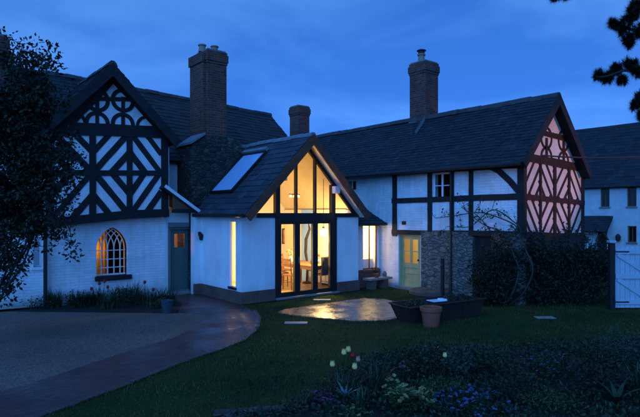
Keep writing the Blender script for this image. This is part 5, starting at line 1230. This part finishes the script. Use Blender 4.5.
flower_bush(352, 6.5, .18, .16, 350, 8, 'low yellow flowering clump at the bottom edge below the tulips', LEAFY, EUP, 'primrose', .03)
flower_bush(324, 6.95, .2, .16, 450, 12, 'small violet flowered clump left of the tulips', PURP, VIO, 'violet_clump', .03)
flower_bush(408, 8.0, .17, .28, 450, 14, 'violet topped clump in the middle of the bed', LEAF2, VIO, 'violet_clump', .03)
flower_bush(425, 8.2, .34, .52, 1300, 0, 'rounded dark leafy geranium in the middle of the bed', LEAF2, VIO, 'hardy_geranium', lsize=.06)
flower_bush(459, 8.05, .32, .52, 1200, 0, 'leafy clump at the foot of the tall delphinium', LEAFG, VIO, 'leafy_clump', lsize=.065)
flower_bush(488, 8.3, .38, .48, 1200, 0, 'broad leafy clump right of the delphinium', LEAF2, VIO, 'leafy_clump', lsize=.055)
flower_bush(440, 7.3, .32, .28, 1000, 0, 'light green ferny clump behind the blue forget me nots', LEAFY, VIO, 'leafy_clump', lsize=.045)
flower_bush(515, 7.2, .38, .42, 1200, 0, 'dark clump between the two forget me nots', LEAF, VIO, 'leafy_clump')
flower_bush(590, 8.6, .4, .52, 1300, 0, 'dark rounded shrub left of the grey blue shrub', LEAF2, VIO, 'leafy_clump', lsize=.05)
flower_bush(630, 8.7, .42, .64, 1900, 0, 'domed grey blue shrub at the right edge of the bed', LEAFG, VIO, 'lavender_shrub', lsize=.045)
flower_bush(548, 6.9, .4, .22, 1100, 0, 'low green cover at the bottom right of the bed', LEAFY, VIO, 'leafy_clump')
flower_bush(600, 7.4, .45, .46, 1300, 0, 'dark leafy mound below the rounded shrub', LEAF, VIO, 'leafy_clump', lsize=.055)
flower_bush(372, 7.9, .32, .40, 1000, 0, 'green clump right behind the tulips', LEAF2, VIO, 'leafy_clump', lsize=.05)
for px, dpt, n, L_, lb, leaf, w_ in [(376, 7.3, 50, .55, 'tall strap leaved clump right of the tulips', IRISL, .012), (345, 7.3, 40, .4, 'strap leaves at the foot of the tulips', IRISL, .014), (360, 6.9, 40, .3, 'short strap leaves below the lowest tulip', IRISL, .014), (640, 7.2, 30, .5, 'broad strap leaves at the right edge of the bed', IRISL, .025), (305, 6.9, 40, .25, 'short tuft at the left tip of the garden bed', IRISL, .01)]:
    strap_clump(R*((px-320)/FL*dpt) + F*dpt, n, L_, lb, None, 'strap_leaf_clump', leaf, .12, w_)
# pale blue-green leaves of a lily
b = R*((345-320)/FL*7.1) + F*7.1; m_ = MB()
for k in range(9): strap(m_, b, rnd.uniform(.22,.34), k*.7, rnd.uniform(.5,1.0), .035, 6)
solo('hosta', m_, MI('pale_glaucous_leaf', [(.07,.11,.10), (.12,.17,.15)], .45), 'pale blue leaved hosta in front of the tulips', 'plant', base=b, fixn=False)
b = R*((617-320)/FL*6.9) + F*6.9; m_ = MB()
for k in range(7): strap(m_, b, rnd.uniform(.3,.45), k*.9, rnd.uniform(.5,1.0), .05, 6)
solo('broad_leaf_plant', m_, LEAF2, 'plant with a few broad arching leaves at the lower right', 'plant', base=b, fixn=False)
# delphinium spike
b = R*((463-320)/FL*7.9) + F*7.9; t = thing('delphinium', 'tall slender budding spike rising above the middle of the bed', 'plant', b); hd = 2.5 - (337-213)/FL*7.9
MB().tube([b, b + V((.02,.01,hd*.6)), b + R*(-.05) + Z*hd], [.008,.006,.003], 6).build('stem', LEAF2, t); lf_ = MB()
for k in range(70):
    z = hd*rnd.uniform(.35, 1.0); leaf_mb(lf_, b + Z*z + R*(-.05*z/hd), rdir(.5), .10*(1.1-z/hd)+.02, .4)
lf_.build('leaf', LEAF2, t, fixn=False)
# ground cover: nobody could count it
cl = []
fbx = np.array(xy(fb)); lo, hi = fbx.min(0), fbx.max(0)
xx = rg.uniform(lo[0], hi[0], 3000); yy = rg.uniform(lo[1], hi[1], 3000); kk = inside(xx, yy, xy(fb)) & ((xx*F.x+yy*F.y) > 5.6)
for x, y in list(zip(xx[kk], yy[kk]))[:1100]: cl.append(((x, y, .07), (.14,.14,.07), 22))
gc = foliage(cl, .06, .55, .1).build('ground_cover', LEAF2, None, fixn=False); gc['kind'] = 'stuff'; gc['label'] = 'low dark leafy ground cover filling the foreground bed'; gc['category'] = 'ground cover'
# stone edging of the bed at the left
m_ = MB()
for p, d in along([gp(225, 416), gp(262, 413.5), gp(300, 410)], .3): m_.obox(p + Z*.03, d*.14, Z.cross(d)*.07, Z*.04)
eo = m_.build('bed_edging', STD, None, bevel=.015); eo['kind'] = 'structure'

# floodlight on a post outside the picture, aimed at the timbered gable
fp = V((17.6, -1.2, 0)); yl = thing('floodlight', 'lit garden floodlight on a slim black post beyond the right edge, aimed at the gable', 'floodlight', fp)
MB().tube([fp, fp + Z*1.6, fp + Z*3.2], [.05,.04,.035], 10).build('post', IRON, yl)
aim = (V((15.0, 7.87, 3.75)) - (fp + Z*3.3)).normalized(); sx_ = aim.cross(Z).normalized(); uz_ = sx_.cross(aim)
MB().obox(fp + Z*3.3 - aim*.06, sx_*.14, uz_*.10, aim*.06).build('housing', IRON, yl, bevel=.01)
MB().obox(fp + Z*3.3 + aim*.006, sx_*.12, uz_*.08, aim*.004).build('lens', emis('flood_lens', (1,.45,.3), 5), yl)
sl_ = bpy.data.lights.new('flood_beam', 'SPOT'); sl_.energy = 1350; sl_.color = (1, .52, .37); sl_.spot_size = math.radians(27); sl_.spot_blend = .6; sl_.shadow_soft_size = .08
slo = bpy.data.objects.new('flood_beam', sl_); col.objects.link(slo); slo.parent = yl; slo.location = Z*3.3 + aim*.05; slo.rotation_euler = aim.to_track_quat('-Z', 'Y').to_euler()
